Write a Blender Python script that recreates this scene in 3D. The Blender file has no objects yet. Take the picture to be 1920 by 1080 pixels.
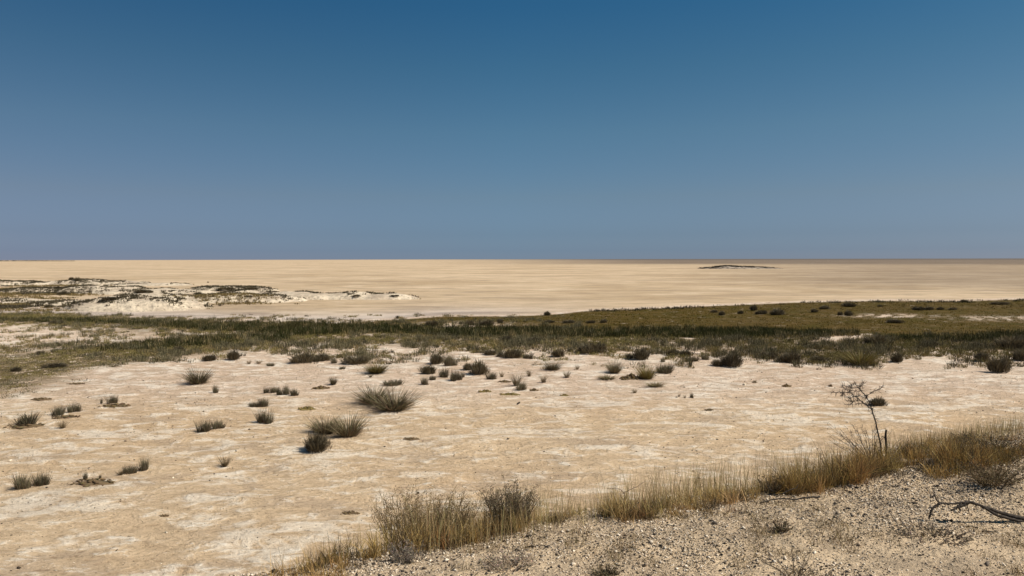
import bpy, math, random
import numpy as np
from mathutils import Matrix, Vector

random.seed(7)
RNG = np.random.default_rng(11)
SC = bpy.context.scene
COL = SC.collection
R = math.radians

# ------------------------------------------------------------------ camera
CAM_H = 5.5
F = 1387.0                                   # focal length in pixels of a 1920 wide frame
cam_d = bpy.data.cameras.new('camera')
cam_d.sensor_width = 36.0
cam_d.lens = F / 1920 * 36
cam_d.clip_start = 0.05
cam_d.clip_end = 60000
cam = bpy.data.objects.new('camera', cam_d)
COL.objects.link(cam)
CM = Matrix.Rotation(R(90 - 2.23), 4, 'X') @ Matrix.Rotation(R(-0.10), 4, 'Z')
cam.matrix_world = Matrix.Translation((0, 0, CAM_H)) @ CM
SC.camera = cam

# ------------------------------------------------------------------ sky, sun, exposure
SUN_EL, SUN_AZ = 47.0, -12.0                 # azimuth measured from +X (right of the view)
S = Vector((math.cos(R(SUN_EL)) * math.cos(R(SUN_AZ)), math.cos(R(SUN_EL)) * math.sin(R(SUN_AZ)), math.sin(R(SUN_EL))))
world = bpy.data.worlds.new('World')
SC.world = world
world.use_nodes = True
wn, wl = world.node_tree.nodes, world.node_tree.links
wn.clear()
wo = wn.new('ShaderNodeOutputWorld')
wb = wn.new('ShaderNodeBackground')
sky = wn.new('ShaderNodeTexSky')
sky.sky_type = 'NISHITA'
sky.sun_disc = False
sky.sun_elevation = R(SUN_EL)
sky.sun_rotation = math.atan2(S.x, S.y)
sky.air_density = 1.0
sky.dust_density = 0.6
sky.ozone_density = 2.0
wb.inputs['Strength'].default_value = 0.0883
SKY_TINT = [(0.0, (1, 1, 1))]
SKY_TINT = [(-0.02, (0.52, 0.71, 1.18)), (0.0, (0.47, 0.65, 1.10)), (0.0115, (0.37, 0.545, 0.96)), (0.033, (0.335, 0.476, 0.785)), (0.0829, (0.387, 0.489, 0.635)), (0.1664, (0.349, 0.527, 0.608)), (0.2459, (0.254, 0.502, 0.59)), (0.3203, (0.171, 0.469, 0.602)), (1.0, (0.171, 0.469, 0.602))]
tc = wn.new('ShaderNodeTexCoord')
sx = wn.new('ShaderNodeSeparateXYZ')
mr = wn.new('ShaderNodeMapRange')
mr.inputs[1].default_value, mr.inputs[2].default_value = -0.02, 1.0
rp = wn.new('ShaderNodeValToRGB')
while len(rp.color_ramp.elements) > 1:
    rp.color_ramp.elements.remove(rp.color_ramp.elements[-1])
for k, (z, c) in enumerate(SKY_TINT):
    e = rp.color_ramp.elements[0] if k == 0 else rp.color_ramp.elements.new((z + 0.02) / 1.02)
    e.position = (z + 0.02) / 1.02
    e.color = (*c, 1)
mx = wn.new('ShaderNodeMixRGB')
mx.blend_type = 'MULTIPLY'
mx.inputs[0].default_value = 1
wl.new(tc.outputs['Generated'], sx.inputs[0])
wl.new(sx.outputs['Z'], mr.inputs[0])
wl.new(mr.outputs[0], rp.inputs[0])
wl.new(sky.outputs[0], mx.inputs[1])
wl.new(rp.outputs[0], mx.inputs[2])
mrx = wn.new('ShaderNodeMapRange')                 # the sky is duller to the left, paler towards the sun side
mrx.inputs[1].default_value, mrx.inputs[2].default_value = -0.6, 0.6
rpx = wn.new('ShaderNodeValToRGB')
rpx.color_ramp.elements[0].color = (0.97, 0.83, 0.84, 1)
rpx.color_ramp.elements[1].color = (1.12, 1.0, 0.96, 1)
em = rpx.color_ramp.elements.new(0.5); em.color = (1, 1, 1, 1)
mx2 = wn.new('ShaderNodeMixRGB'); mx2.blend_type = 'MULTIPLY'; mx2.inputs[0].default_value = 1
wl.new(sx.outputs['X'], mrx.inputs[0]); wl.new(mrx.outputs[0], rpx.inputs[0])
wl.new(mx.outputs[0], mx2.inputs[1]); wl.new(rpx.outputs[0], mx2.inputs[2])
wl.new(mx2.outputs[0], wb.inputs['Color'])
wl.new(wb.outputs[0], wo.inputs['Surface'])

sun_d = bpy.data.lights.new('sun', 'SUN')
sun_d.energy = 4.8
sun_d.angle = R(0.5)
sun_d.color = (1.0, 0.95, 0.87)
sun = bpy.data.objects.new('sun', sun_d)
sun.rotation_euler = S.to_track_quat('Z', 'Y').to_euler()
sun.location = S * 200
COL.objects.link(sun)

SC.view_settings.view_transform = 'Standard'
SC.view_settings.look = 'None'
SC.view_settings.gamma = 1
SC.view_settings.exposure = 0.18

# ------------------------------------------------------------------ helpers: pixels and noise
CR = np.array(CM.to_3x3())


def ray(px, py):
    return CR @ np.array([(px - 960) / F, -(py - 540) / F, -1.0])


def at_z(px, py, z=0.0):
    d = ray(px, py)
    t = (z - CAM_H) / d[2]
    return np.array([d[0] * t, d[1] * t, z])


def at_y(px, py, y):
    d = ray(px, py)
    t = y / d[1]
    return np.array([d[0] * t, y, CAM_H + d[2] * t])


def to_px(x, y, z):
    p = np.stack([x, y, z - CAM_H], -1) @ CR
    w = np.maximum(-p[..., 2], 1e-3)
    return 960 + F * p[..., 0] / w, 540 - F * p[..., 1] / w


def _hash(ix, iy, seed):
    h = (ix.astype(np.int64) * 374761393 + iy.astype(np.int64) * 668265263 + seed * 1274126177) & 0x7fffffff
    h = ((h ^ (h >> 13)) * 1274126177) & 0x7fffffff
    h = ((h ^ (h >> 16)) * 2246822519) & 0x7fffffff
    return ((h ^ (h >> 15)) & 0xffff) / 65535.0


def vnoise(x, y, seed=0):
    x = np.asarray(x, float); y = np.asarray(y, float)
    ix, iy = np.floor(x), np.floor(y)
    fx, fy = x - ix, y - iy
    fx = fx * fx * (3 - 2 * fx); fy = fy * fy * (3 - 2 * fy)
    a = _hash(ix, iy, seed); b = _hash(ix + 1, iy, seed)
    c = _hash(ix, iy + 1, seed); d = _hash(ix + 1, iy + 1, seed)
    return (a * (1 - fx) + b * fx) * (1 - fy) + (c * (1 - fx) + d * fx) * fy


def fbm(x, y, scale, octv=4, seed=0):
    v, a, t = 0, 1.0, 0
    for k in range(octv):
        s = scale * 2 ** -k
        v = v + a * vnoise(np.asarray(x) / s + 17.3 * k, np.asarray(y) / s - 9.1 * k, seed + k)
        t += a
        a *= 0.5
    return v / t


def sstep(a, b, x):
    t = np.clip((x - a) / (b - a), 0, 1)
    return t * t * (3 - 2 * t)


# ------------------------------------------------------------------ terrain height
BANK_Z = 3.5


def bank_s(x, y):
    """signed distance past the crest of the gravel bank"""
    s = (x + 0.9) * -0.408 + (y - 4.83) * 0.913
    return s + 0.35 * (fbm(x, y, 2.2, 3, 40) - 0.5)


def ground_h(x, y):
    x = np.asarray(x, float); y = np.asarray(y, float)
    r = np.hypot(x, y)
    rel = (fbm(x, y * 1.4, 2.6, 4, 3) - 0.5) * 0.16 + (fbm(x * .6, y, 0.5, 3, 9) - 0.5) * 0.06
    rel = rel * np.clip(1.3 - r / 120, 0, 1)
    s = bank_s(x, y)
    w = 0.4
    soft = w * np.logaddexp(0, (s - 0.45) / w)
    top = BANK_Z - 0.5 * soft + 0.16 * sstep(2.5, 5.0, x) * sstep(5.9, 7.2, y)
    top = top + (fbm(x, y, 0.9, 4, 21) - 0.5) * 0.10 + (fbm(x, y, 0.16, 2, 25) - 0.5) * 0.022
    k = 0.35
    return k * np.logaddexp(top / k, rel / k) - np.where(top < rel, k * np.log1p(np.exp(-np.abs(top - rel) / k)), k * np.log1p(np.exp(-np.abs(top - rel) / k))) * 0.9


def gh(x, y):
    return float(ground_h(np.array([x]), np.array([y]))[0])


def on_ground(px, py):
    """the point of the ground seen at a pixel (bank or pan)"""
    d = ray(px, py)
    ts = np.geomspace(2.5, 2500, 3000)
    z = CAM_H + d[2] * ts
    h = ground_h(d[0] * ts, d[1] * ts)
    k = np.argmax(z <= h)
    return np.array([d[0] * ts[k], d[1] * ts[k], h[k]])


# ------------------------------------------------------------------ helpers: meshes and objects
def np_mesh(name, V, T, col=None, mat=None, smooth=False):
    """V (n,3), T (m,k) faces all with k corners"""
    V = np.asarray(V, np.float32); T = np.asarray(T, np.int32)
    me = bpy.data.meshes.new(name)
    k = T.shape[1]
    me.vertices.add(len(V)); me.vertices.foreach_set('co', V.ravel())
    me.loops.add(T.size); me.loops.foreach_set('vertex_index', T.ravel())
    me.polygons.add(len(T)); me.polygons.foreach_set('loop_start', np.arange(0, T.size, k, dtype=np.int32))
    if smooth:
        me.polygons.foreach_set('use_smooth', np.ones(len(T), bool))
    me.update(calc_edges=True)
    if col is not None:
        a = me.attributes.new('Col', 'FLOAT_COLOR', 'POINT')
        c = np.ones((len(V), 4), np.float32); c[:, :3] = col
        a.data.foreach_set('color', c.ravel())
    if mat:
        me.materials.append(mat)
    return me


def link(name, me, parent=None, loc=(0, 0, 0)):
    o = bpy.data.objects.new(name, me)
    COL.objects.link(o)
    o.location = loc
    if parent:
        o.parent = parent
    return o


def tag(o, label=None, cat=None, group=None, kind=None):
    for k, v in (('label', label), ('category', cat), ('group', group), ('kind', kind)):
        if v:
            o[k] = v
    return o


class Acc:
    """gathers triangles of several generators into one mesh"""
    def __init__(self):
        self.V, self.T, self.C, self.n = [], [], [], 0

    def add(self, V, T, C):
        V = np.asarray(V, float).reshape(-1, 3)
        C = np.broadcast_to(np.asarray(C, float), (len(V), 3))
        self.V.append(V); self.T.append(np.asarray(T) + self.n); self.C.append(C); self.n += len(V)

    def mesh(self, name, mat, smooth=False):
        return np_mesh(name, np.concatenate(self.V), np.concatenate(self.T), np.concatenate(self.C), mat, smooth)


def blades(base, h, w, az, lean, curl, col, rng=RNG, droop=0.15):
    """tapered curved blades: five levels narrowing to a tip"""
    n = len(base)
    ts = np.array([0, 0.3, 0.6, 0.85, 1.0]); ws = np.array([0.8, 1.0, 0.75, 0.4, 0.0])
    h, w, az, lean, curl = [np.broadcast_to(np.asarray(q, float), (n,)) for q in (h, w, az, lean, curl)]
    out = (np.sin(lean)[:, None] * ts + curl[:, None] * ts ** 2) * h[:, None]
    up = (np.cos(lean)[:, None] * ts - droop * np.abs(curl)[:, None] * ts ** 2) * h[:, None]
    cx = base[:, 0, None] + np.cos(az)[:, None] * out
    cy = base[:, 1, None] + np.sin(az)[:, None] * out
    cz = base[:, 2, None] + up
    sa = rng.uniform(0, 2 * np.pi, n)
    dx = (np.cos(sa) * w / 2)[:, None] * ws; dy = (np.sin(sa) * w / 2)[:, None] * ws
    L = np.stack([cx - dx, cy - dy, cz], -1); Rr = np.stack([cx + dx, cy + dy, cz], -1)
    V = np.concatenate([L[:, :4], Rr[:, :4], L[:, 4:5]], 1)          # 9 verts
    t = []
    for k in range(3):
        t += [[k, 4 + k, 5 + k], [k, 5 + k, k + 1]]
    t += [[3, 7, 8]]
    t = np.array(t)
    T = (np.arange(n)[:, None, None] * 9 + t[None]).reshape(-1, 3)
    C = np.repeat(np.broadcast_to(col, (n, 3)), 9, axis=0)
    return V.reshape(-1, 3), T, C


def slivers(base, h, w, az, lean, col, rng=RNG):
    """cheap single-triangle-pair blades for far vegetation"""
    n = len(base)
    tip = base + np.stack([np.cos(az) * np.sin(lean) * h, np.sin(az) * np.sin(lean) * h, np.cos(lean) * h], -1)
    mid = base * 0.45 + tip * 0.55
    mid[:, 2] += 0.04 * h
    sa = rng.uniform(0, 2 * np.pi, n)
    d = np.stack([np.cos(sa) * w / 2, np.sin(sa) * w / 2, 0 * w], -1)
    V = np.stack([base - d * .7, base + d * .7, mid + d, mid - d, tip], 1)
    t = np.array([[0, 1, 2], [0, 2, 3], [3, 2, 4]])
    T = (np.arange(n)[:, None, None] * 5 + t[None]).reshape(-1, 3)
    return V.reshape(-1, 3), T, np.repeat(np.broadcast_to(col, (n, 3)), 5, axis=0)


def leaves(c, size, col, rng=RNG):
    """small randomly turned leaf quads (two triangles)"""
    n = len(c)
    a = rng.normal(size=(n, 3)); a /= np.linalg.norm(a, axis=1)[:, None]
    b = np.cross(a, rng.normal(size=(n, 3))); b /= np.linalg.norm(b, axis=1)[:, None]
    s = np.broadcast_to(size, (n,))[:, None]
    V = np.stack([c - a * s, c + b * s * .35, c + a * s, c - b * s * .35], 1)
    t = np.array([[0, 1, 2], [0, 2, 3]])
    T = (np.arange(n)[:, None, None] * 4 + t[None]).reshape(-1, 3)
    return V.reshape(-1, 3), T, np.repeat(np.broadcast_to(col, (n, 3)), 4, axis=0)


def tube(pts, rad, col, sides=6, cap=True):
    pts = np.asarray(pts, float); m = len(pts)
    rad = np.broadcast_to(np.asarray(rad, float), (m,))
    tg = np.gradient(pts, axis=0); tg /= np.linalg.norm(tg, axis=1)[:, None] + 1e-9
    ref = np.array([0.31, 0.72, 0.62])
    u = np.cross(tg, ref); u /= np.linalg.norm(u, axis=1)[:, None] + 1e-9
    v = np.cross(tg, u)
    a = np.arange(sides) / sides * 2 * np.pi
    ring = pts[:, None] + rad[:, None, None] * (np.cos(a)[None, :, None] * u[:, None] + np.sin(a)[None, :, None] * v[:, None])
    V = ring.reshape(-1, 3); T = []
    for i in range(m - 1):
        for j in range(sides):
            a0, a1 = i * sides + j, i * sides + (j + 1) % sides
            T += [[a0, a1, a1 + sides], [a0, a1 + sides, a0 + sides]]
    if cap:
        n0 = len(V)
        V = np.concatenate([V, pts[:1], pts[-1:]])
        for j in range(sides):
            T += [[n0, (j + 1) % sides, j], [n0 + 1, (m - 1) * sides + j, (m - 1) * sides + (j + 1) % sides]]
    return V, np.array(T), np.broadcast_to(np.asarray(col, float), (len(V), 3))


def resample(pts, k, wob=0.0, rng=RNG):
    pts = np.asarray(pts, float)
    d = np.r_[0, np.cumsum(np.linalg.norm(np.diff(pts, axis=0), axis=1))]
    s = np.linspace(0, d[-1], k)
    q = np.stack([np.interp(s, d, pts[:, i]) for i in range(3)], -1)
    if wob:
        q[1:-1] += rng.normal(0, wob, (k - 2, 3))
    return q


def jit(col, n, amt=0.25, rng=RNG):
    """n colours round col: brightness and a little hue"""
    b = rng.uniform(1 - amt, 1 + amt, (n, 1))
    hshift = rng.normal(0, amt * 0.18, (n, 3))
    return np.clip(np.asarray(col)[None] * b * (1 + hshift), 0.005, 1)


# ------------------------------------------------------------------ materials
def new_mat(name):
    m = bpy.data.materials.new(name)
    m.use_nodes = True
    nt = m.node_tree
    return m, nt.nodes, nt.links, nt.nodes['Principled BSDF']


def mat_plant(name, trans=0.2, rough=0.75):
    m, n, l, p = new_mat(name)
    at = n.new('ShaderNodeAttribute'); at.attribute_name = 'Col'
    oi = n.new('ShaderNodeObjectInfo')
    mrr = n.new('ShaderNodeMapRange'); mrr.inputs[3].default_value, mrr.inputs[4].default_value = 0.72, 1.35
    mu = n.new('ShaderNodeMixRGB'); mu.blend_type = 'MULTIPLY'; mu.inputs[0].default_value = 1
    l.new(oi.outputs['Random'], mrr.inputs[0])
    l.new(at.outputs['Color'], mu.inputs[1]); l.new(mrr.outputs[0], mu.inputs[2])
    l.new(mu.outputs[0], p.inputs['Base Color'])
    p.inputs['Roughness'].default_value = rough
    p.inputs['Specular IOR Level'].default_value = 0.15
    if trans:
        tr = n.new('ShaderNodeBsdfTranslucent'); ms = n.new('ShaderNodeMixShader')
        ms.inputs[0].default_value = trans
        l.new(mu.outputs[0], tr.inputs['Color'])
        l.new(p.outputs[0], ms.inputs[1]); l.new(tr.outputs[0], ms.inputs[2])
        l.new(ms.outputs[0], n['Material Output'].inputs['Surface'])
    return m


def mat_stone(name, sc=60):
    m, n, l, p = new_mat(name)
    at = n.new('ShaderNodeAttribute'); at.attribute_name = 'Col'
    g = n.new('ShaderNodeNewGeometry')
    no = n.new('ShaderNodeTexNoise'); no.inputs['Scale'].default_value = sc; no.inputs['Detail'].default_value = 4
    mrr = n.new('ShaderNodeMapRange'); mrr.inputs[3].default_value, mrr.inputs[4].default_value = 0.65, 1.35
    mu = n.new('ShaderNodeMixRGB'); mu.blend_type = 'MULTIPLY'; mu.inputs[0].default_value = 1
    l.new(g.outputs['Position'], no.inputs['Vector'])
    l.new(no.outputs['Fac'], mrr.inputs[0])
    l.new(at.outputs['Color'], mu.inputs[1]); l.new(mrr.outputs[0], mu.inputs[2])
    l.new(mu.outputs[0], p.inputs['Base Color'])
    p.inputs['Roughness'].default_value = 0.85
    p.inputs['Specular IOR Level'].default_value = 0.2
    return m


def mat_bark(name, sc=90):
    m, n, l, p = new_mat(name)
    at = n.new('ShaderNodeAttribute'); at.attribute_name = 'Col'
    t = n.new('ShaderNodeTexCoord')
    no = n.new('ShaderNodeTexNoise'); no.inputs['Scale'].default_value = sc; no.inputs['Detail'].default_value = 6
    mrr = n.new('ShaderNodeMapRange'); mrr.inputs[1].default_value, mrr.inputs[2].default_value = 0.3, 0.7
    mrr.inputs[3].default_value, mrr.inputs[4].default_value = 0.5, 1.7
    mu = n.new('ShaderNodeMixRGB'); mu.blend_type = 'MULTIPLY'; mu.inputs[0].default_value = 1
    bu = n.new('ShaderNodeBump'); bu.inputs['Strength'].default_value = 0.8; bu.inputs['Distance'].default_value = 0.004
    l.new(t.outputs['Object'], no.inputs['Vector'])
    l.new(no.outputs['Fac'], mrr.inputs[0]); l.new(no.outputs['Fac'], bu.inputs['Height'])
    l.new(at.outputs['Color'], mu.inputs[1]); l.new(mrr.outputs[0], mu.inputs[2])
    l.new(mu.outputs[0], p.inputs['Base Color']); l.new(bu.outputs[0], p.inputs['Normal'])
    p.inputs['Roughness'].default_value = 0.9
    p.inputs['Specular IOR Level'].default_value = 0.1
    return m


class NT:
    """tiny node-tree helper for the soil materials"""
    def __init__(self, name):
        self.m, self.n, self.l, self.p = new_mat(name)
        g = self.n.new('ShaderNodeNewGeometry')
        self.pos = g.outputs['Position']

    def mapped(self, sc=(1, 1, 1), rot=0.0):
        q = self.n.new('ShaderNodeMapping')
        q.inputs['Scale'].default_value = sc; q.inputs['Rotation'].default_value = (0, 0, rot)
        self.l.new(self.pos, q.inputs['Vector'])
        return q.outputs[0]

    def noise(self, scale, detail=5, rough=0.55, vec=None, dist=0.0):
        q = self.n.new('ShaderNodeTexNoise')
        q.inputs['Scale'].default_value = scale; q.inputs['Detail'].default_value = detail
        q.inputs['Roughness'].default_value = rough; q.inputs['Distortion'].default_value = dist
        self.l.new(vec or self.pos, q.inputs['Vector'])
        return q.outputs['Fac']

    def rng(self, v, a, b, c=0.0, d=1.0):
        q = self.n.new('ShaderNodeMapRange'); q.interpolation_type = 'SMOOTHSTEP'
        for k, x in enumerate((a, b, c, d)):
            q.inputs[k + 1].default_value = x
        self.l.new(v, q.inputs[0])
        return q.outputs[0]

    def math(self, op, a, b):
        q = self.n.new('ShaderNodeMath'); q.operation = op
        for k, x in enumerate((a, b)):
            if isinstance(x, (int, float)):
                q.inputs[k].default_value = x
            else:
                self.l.new(x, q.inputs[k])
        return q.outputs[0]

    def mix(self, fac, a, b, mode='MIX'):
        q = self.n.new('ShaderNodeMixRGB'); q.blend_type = mode
        for k, x in enumerate((fac, a, b)):
            if isinstance(x, (int, float)):
                q.inputs[k].default_value = x
            elif isinstance(x, tuple):
                q.inputs[k].default_value = (*x, 1)
            else:
                self.l.new(x, q.inputs[k])
        return q.outputs[0]

    def attr(self, name):
        q = self.n.new('ShaderNodeAttribute'); q.attribute_name = name
        return q.outputs['Fac']

    def bump(self, h, dist, strength=1.0, prev=None):
        q = self.n.new('ShaderNodeBump')
        q.inputs['Strength'].default_value = strength; q.inputs['Distance'].default_value = dist
        self.l.new(h, q.inputs['Height'])
        if prev:
            self.l.new(prev, q.inputs['Normal'])
        return q.outputs[0]

    def done(self, col, nor=None, rough=0.9):
        self.l.new(col, self.p.inputs['Base Color'])
        if nor:
            self.l.new(nor, self.p.inputs['Normal'])
        self.p.inputs['Roughness'].default_value = rough
        self.p.inputs['Specular IOR Level'].default_value = 0.08
        return self.m


TAN, PINK, SALT, GREY = (0.745, 0.545, 0.34), (0.755, 0.57, 0.41), (0.96, 0.85, 0.69), (0.47, 0.345, 0.235)


def mat_ground():
    t = NT('pan_soil')
    st = t.mapped((0.62, 1.0, 1.0), R(-14))
    big = t.noise(0.10, 4, 0.5)
    mid = t.noise(0.55, 6, 0.62, st, 0.8)
    sml = t.noise(2.0, 7, 0.68, st, 0.5)
    fin = t.noise(9.0, 6, 0.7, st)
    spk = t.noise(11.0, 3, 0.6)
    base = t.mix(t.rng(t.attr('pink'), 0.0, 1.0), TAN, PINK)
    base = t.mix(t.rng(big, 0.35, 0.65), base, t.mix(1.0, base, (0.92, 0.89, 0.86), 'MULTIPLY'))
    base = t.mix(t.rng(sml, 0.38, 0.58, 0.5, 0.0), base, t.mix(1.0, base, (0.70, 0.66, 0.62), 'MULTIPLY'))
    # grey worn hollows, then pale salt bloom
    hol = t.math('MULTIPLY', t.rng(t.noise(0.7, 5, 0.6, st, 0.6), 0.50, 0.64), 0.50)
    base = t.mix(hol, base, GREY)
    comb = t.math('ADD', t.math('MULTIPLY', mid, 0.5), t.math('MULTIPLY', sml, 0.5))
    amt = t.math('ADD', 0.30, t.math('MULTIPLY', t.attr('salt'), 0.70))
    base = t.mix(t.math('MULTIPLY', t.rng(comb, 0.495, 0.575), t.math('MULTIPLY', amt, 0.58)), base, SALT)
    flake = t.math('ADD', t.math('MULTIPLY', sml, 0.5), t.math('MULTIPLY', fin, 0.5))
    base = t.mix(t.math('MULTIPLY', t.rng(flake, 0.555, 0.60), t.math('MULTIPLY', amt, 0.70)), base, SALT)
    base = t.mix(t.rng(fin, 0.36, 0.47, 0.7, 0.0), base, t.mix(1.0, base, (0.62, 0.57, 0.52), 'MULTIPLY'))
    base = t.mix(t.rng(spk, 0.655, 0.70, 0.0, 0.85), base, (0.17, 0.12, 0.08))
    # the open pan far out: cream crust with long darker and paler streaks
    lng = t.mapped((0.035, 0.07, 1.0), R(-4))
    s1 = t.noise(0.45, 6, 0.6, lng, 0.8)
    s2 = t.noise(1.6, 6, 0.68, lng, 0.5)
    s3 = t.noise(0.9, 6, 0.75, t.mapped((0.16, 0.4, 1.0)))
    pan = t.mix(t.rng(s1, 0.35, 0.62), (0.52, 0.37, 0.22), (0.67, 0.495, 0.315))
    pan = t.mix(t.rng(s2, 0.50, 0.64, 0.0, 0.6), pan, (0.40, 0.295, 0.195))
    pan = t.mix(t.rng(s2, 0.36, 0.46, 0.45, 0.0), pan, (0.80, 0.63, 0.44))
    pan = t.mix(t.rng(s3, 0.40, 0.56, 0.55, 0.0), pan, t.mix(1.0, pan, (0.68, 0.65, 0.62), 'MULTIPLY'))
    pan = t.mix(t.attr('shore'), pan, t.mix(t.rng(s2, 0.40, 0.60), (0.66, 0.54, 0.44), (0.38, 0.30, 0.245)))
    pan = t.mix(t.attr('far_dark'), pan, t.mix(1.0, pan, (0.39, 0.40, 0.45), 'MULTIPLY'))
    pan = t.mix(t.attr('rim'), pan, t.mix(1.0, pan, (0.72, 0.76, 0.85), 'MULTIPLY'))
    base = t.mix(t.attr('pan'), base, pan)
    # soil under the meadow and the scrub
    veg = t.math('MULTIPLY', t.attr('turf'), t.rng(t.noise(1.1, 5, 0.65, None, 0.4), 0.22, 0.42))
    base = t.mix(veg, base, t.mix(t.rng(t.noise(0.35, 5, 0.6), 0.35, 0.65), (0.080, 0.056, 0.008), (0.115, 0.070, 0.016)))
    base = t.mix(t.math('MULTIPLY', veg, t.rng(t.noise(0.22, 6, 0.7, t.mapped((0.5, 1, 1))), 0.50, 0.66, 0.0, 0.6)), base, (0.14, 0.09, 0.035))
    base = t.mix(t.math('MULTIPLY', veg, t.rng(t.noise(1.8, 5, 0.75), 0.54, 0.66, 0.0, 0.7)), base, (0.05, 0.036, 0.012))
    scr = t.math('MULTIPLY', t.attr('scrubland'), t.rng(t.noise(1.3, 6, 0.7, None, 0.5), 0.40, 0.47))
    base = t.mix(scr, base, t.mix(t.rng(t.noise(0.9, 5, 0.7), 0.4, 0.6), (0.15, 0.105, 0.045), (0.25, 0.18, 0.10)))
    # the gravel bank: sandy grit with grey ashy patches
    grit = t.noise(60.0, 5, 0.75)
    bk = t.mix(t.rng(grit, 0.30, 0.60), (0.50, 0.365, 0.235), (0.82, 0.61, 0.385))
    bk = t.mix(t.rng(t.noise(1.6, 5, 0.6), 0.45, 0.66, 0.0, 0.4), bk, (0.33, 0.245, 0.17))
    base = t.mix(t.attr('bank'), base, bk)
    nor = t.bump(t.math('ADD', sml, t.math('MULTIPLY', fin, 0.45)), 0.22, 1.0)
    nor = t.bump(grit, 0.008, 0.7, nor)
    return t.done(base, nor)


def mat_dune():
    t = NT('dune_chalk')
    a = t.noise(0.35, 6, 0.62, None, 0.4); b = t.noise(1.8, 6, 0.65)
    c = t.mix(t.rng(a, 0.35, 0.60), (0.46, 0.355, 0.25), (0.70, 0.57, 0.405))
    c = t.mix(t.rng(b, 0.47, 0.60, 0.0, 0.65), c, (0.36, 0.285, 0.21))
    c = t.mix(t.rng(t.noise(2.6, 4, 0.7), 0.60, 0.66, 0.0, 0.8), c, (0.12, 0.09, 0.06))
    nor = t.bump(a, 0.8, 0.7)
    return t.done(c, nor)


M_PLANT = mat_plant('grass_blade')
M_TWIG = mat_bark('twig_bark')
M_BARK = mat_bark('weathered_bark', 45)
M_STONE = mat_stone('stone')
M_CLOD = mat_stone('clod_earth', 25)

# ------------------------------------------------------------------ where vegetation covers the ground (read off the photograph, then laid on the ground)
BACK = np.array([(-600, 588), (-200, 590), (0, 588), (160, 592), (250, 595), (400, 598), (560, 603), (640, 604), (700, 600), (760, 597), (850, 592),
                 (960, 592), (1040, 588), (1100, 582), (1250, 576), (1350, 572), (1500, 566), (1650, 563), (1800, 564), (1920, 560), (2500, 548)], float)
REED_BACK = np.array([(-600, 600), (140, 600), (300, 606), (420, 607), (560, 609), (700, 611), (850, 617), (1000, 617), (1150, 618), (1300, 618), (1450, 620), (1600, 622), (1660, 632), (1740, 634), (1830, 631), (1920, 625), (2500, 610)], float)
REED_FRONT = np.array([(-600, 601), (140, 605), (300, 614), (420, 622), (560, 631), (700, 625), (850, 631), (1000, 637), (1150, 634), (1300, 634), (1450, 636), (1560, 632), (1630, 627), (1660, 640), (1740, 643), (1830, 642), (1920, 635), (2500, 622)], float)
DX = [-600, 0, 100, 200, 300, 400, 500, 600, 700, 800, 900, 1000, 1100, 1200, 1300, 1400, 1500, 1600, 1700, 1800, 1920, 2500]
DROWS = {586: '0000000000000000000000', 590: '9980000000000000000000', 598: '9999753023220000000000', 606: '5368875345340000000000', 614: '3236775343330000000000',
         622: '2124675566332000000000', 630: '2113467788876322221122', 638: '1013368999999987764566', 646: '3135788667999999999999',
         654: '5358998667777778999988', 662: '7579975555446567998878', 670: '8689732344334346896557', 678: '8787411123222124562213',
         686: '8895100012110112121111', 696: '8881000000000000000000', 710: '8860000000000000000000', 725: '7740000000000000000000',
         742: '4410000000000000000000', 752: '0000000000000000000000'}
DY = np.array(list(DROWS)); DT = np.array([[int(c) / 9 for c in r] for r in DROWS.values()])


def curve(P, x):
    return np.interp(x, P[:, 0], P[:, 1])


def scrub_density(px, py):
    xi = np.interp(px, DX, np.arange(len(DX))); yi = np.interp(py, DY, np.arange(len(DY)))
    x0 = np.clip(xi.astype(int), 0, len(DX) - 2); y0 = np.clip(yi.astype(int), 0, len(DY) - 2)
    fx, fy = xi - x0, yi - y0
    d = (DT[y0, x0] * (1 - fx) + DT[y0, x0 + 1] * fx) * (1 - fy) + (DT[y0 + 1, x0] * (1 - fx) + DT[y0 + 1, x0 + 1] * fx) * fy
    return np.where((py < DY[0]) | (py > DY[-1]), 0, d)


def meadow_mask(px, py):
    m = sstep(0, 2.5, py - curve(BACK, px)) * sstep(0, 4, curve(REED_FRONT, px) - py) * sstep(620, 720, px)
    bare = np.exp(-((px - 860) / 90) ** 2 - ((py - 609) / 5) ** 2)                      # pale clearing in the middle
    bare += 0.9 * np.exp(-((px - 1660) / 75) ** 2 - ((py - 592) / 3.0) ** 2) + 0.8 * np.exp(-((px - 1870) / 70) ** 2 - ((py - 597) / 4) ** 2)
    bare = bare * (0.25 + 1.3 * sstep(.44, .56, fbm(px / 7, py * .8, 1.6, 3, 7)))
    return m * np.clip(1 - 0.95 * bare, 0, 1)


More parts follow.
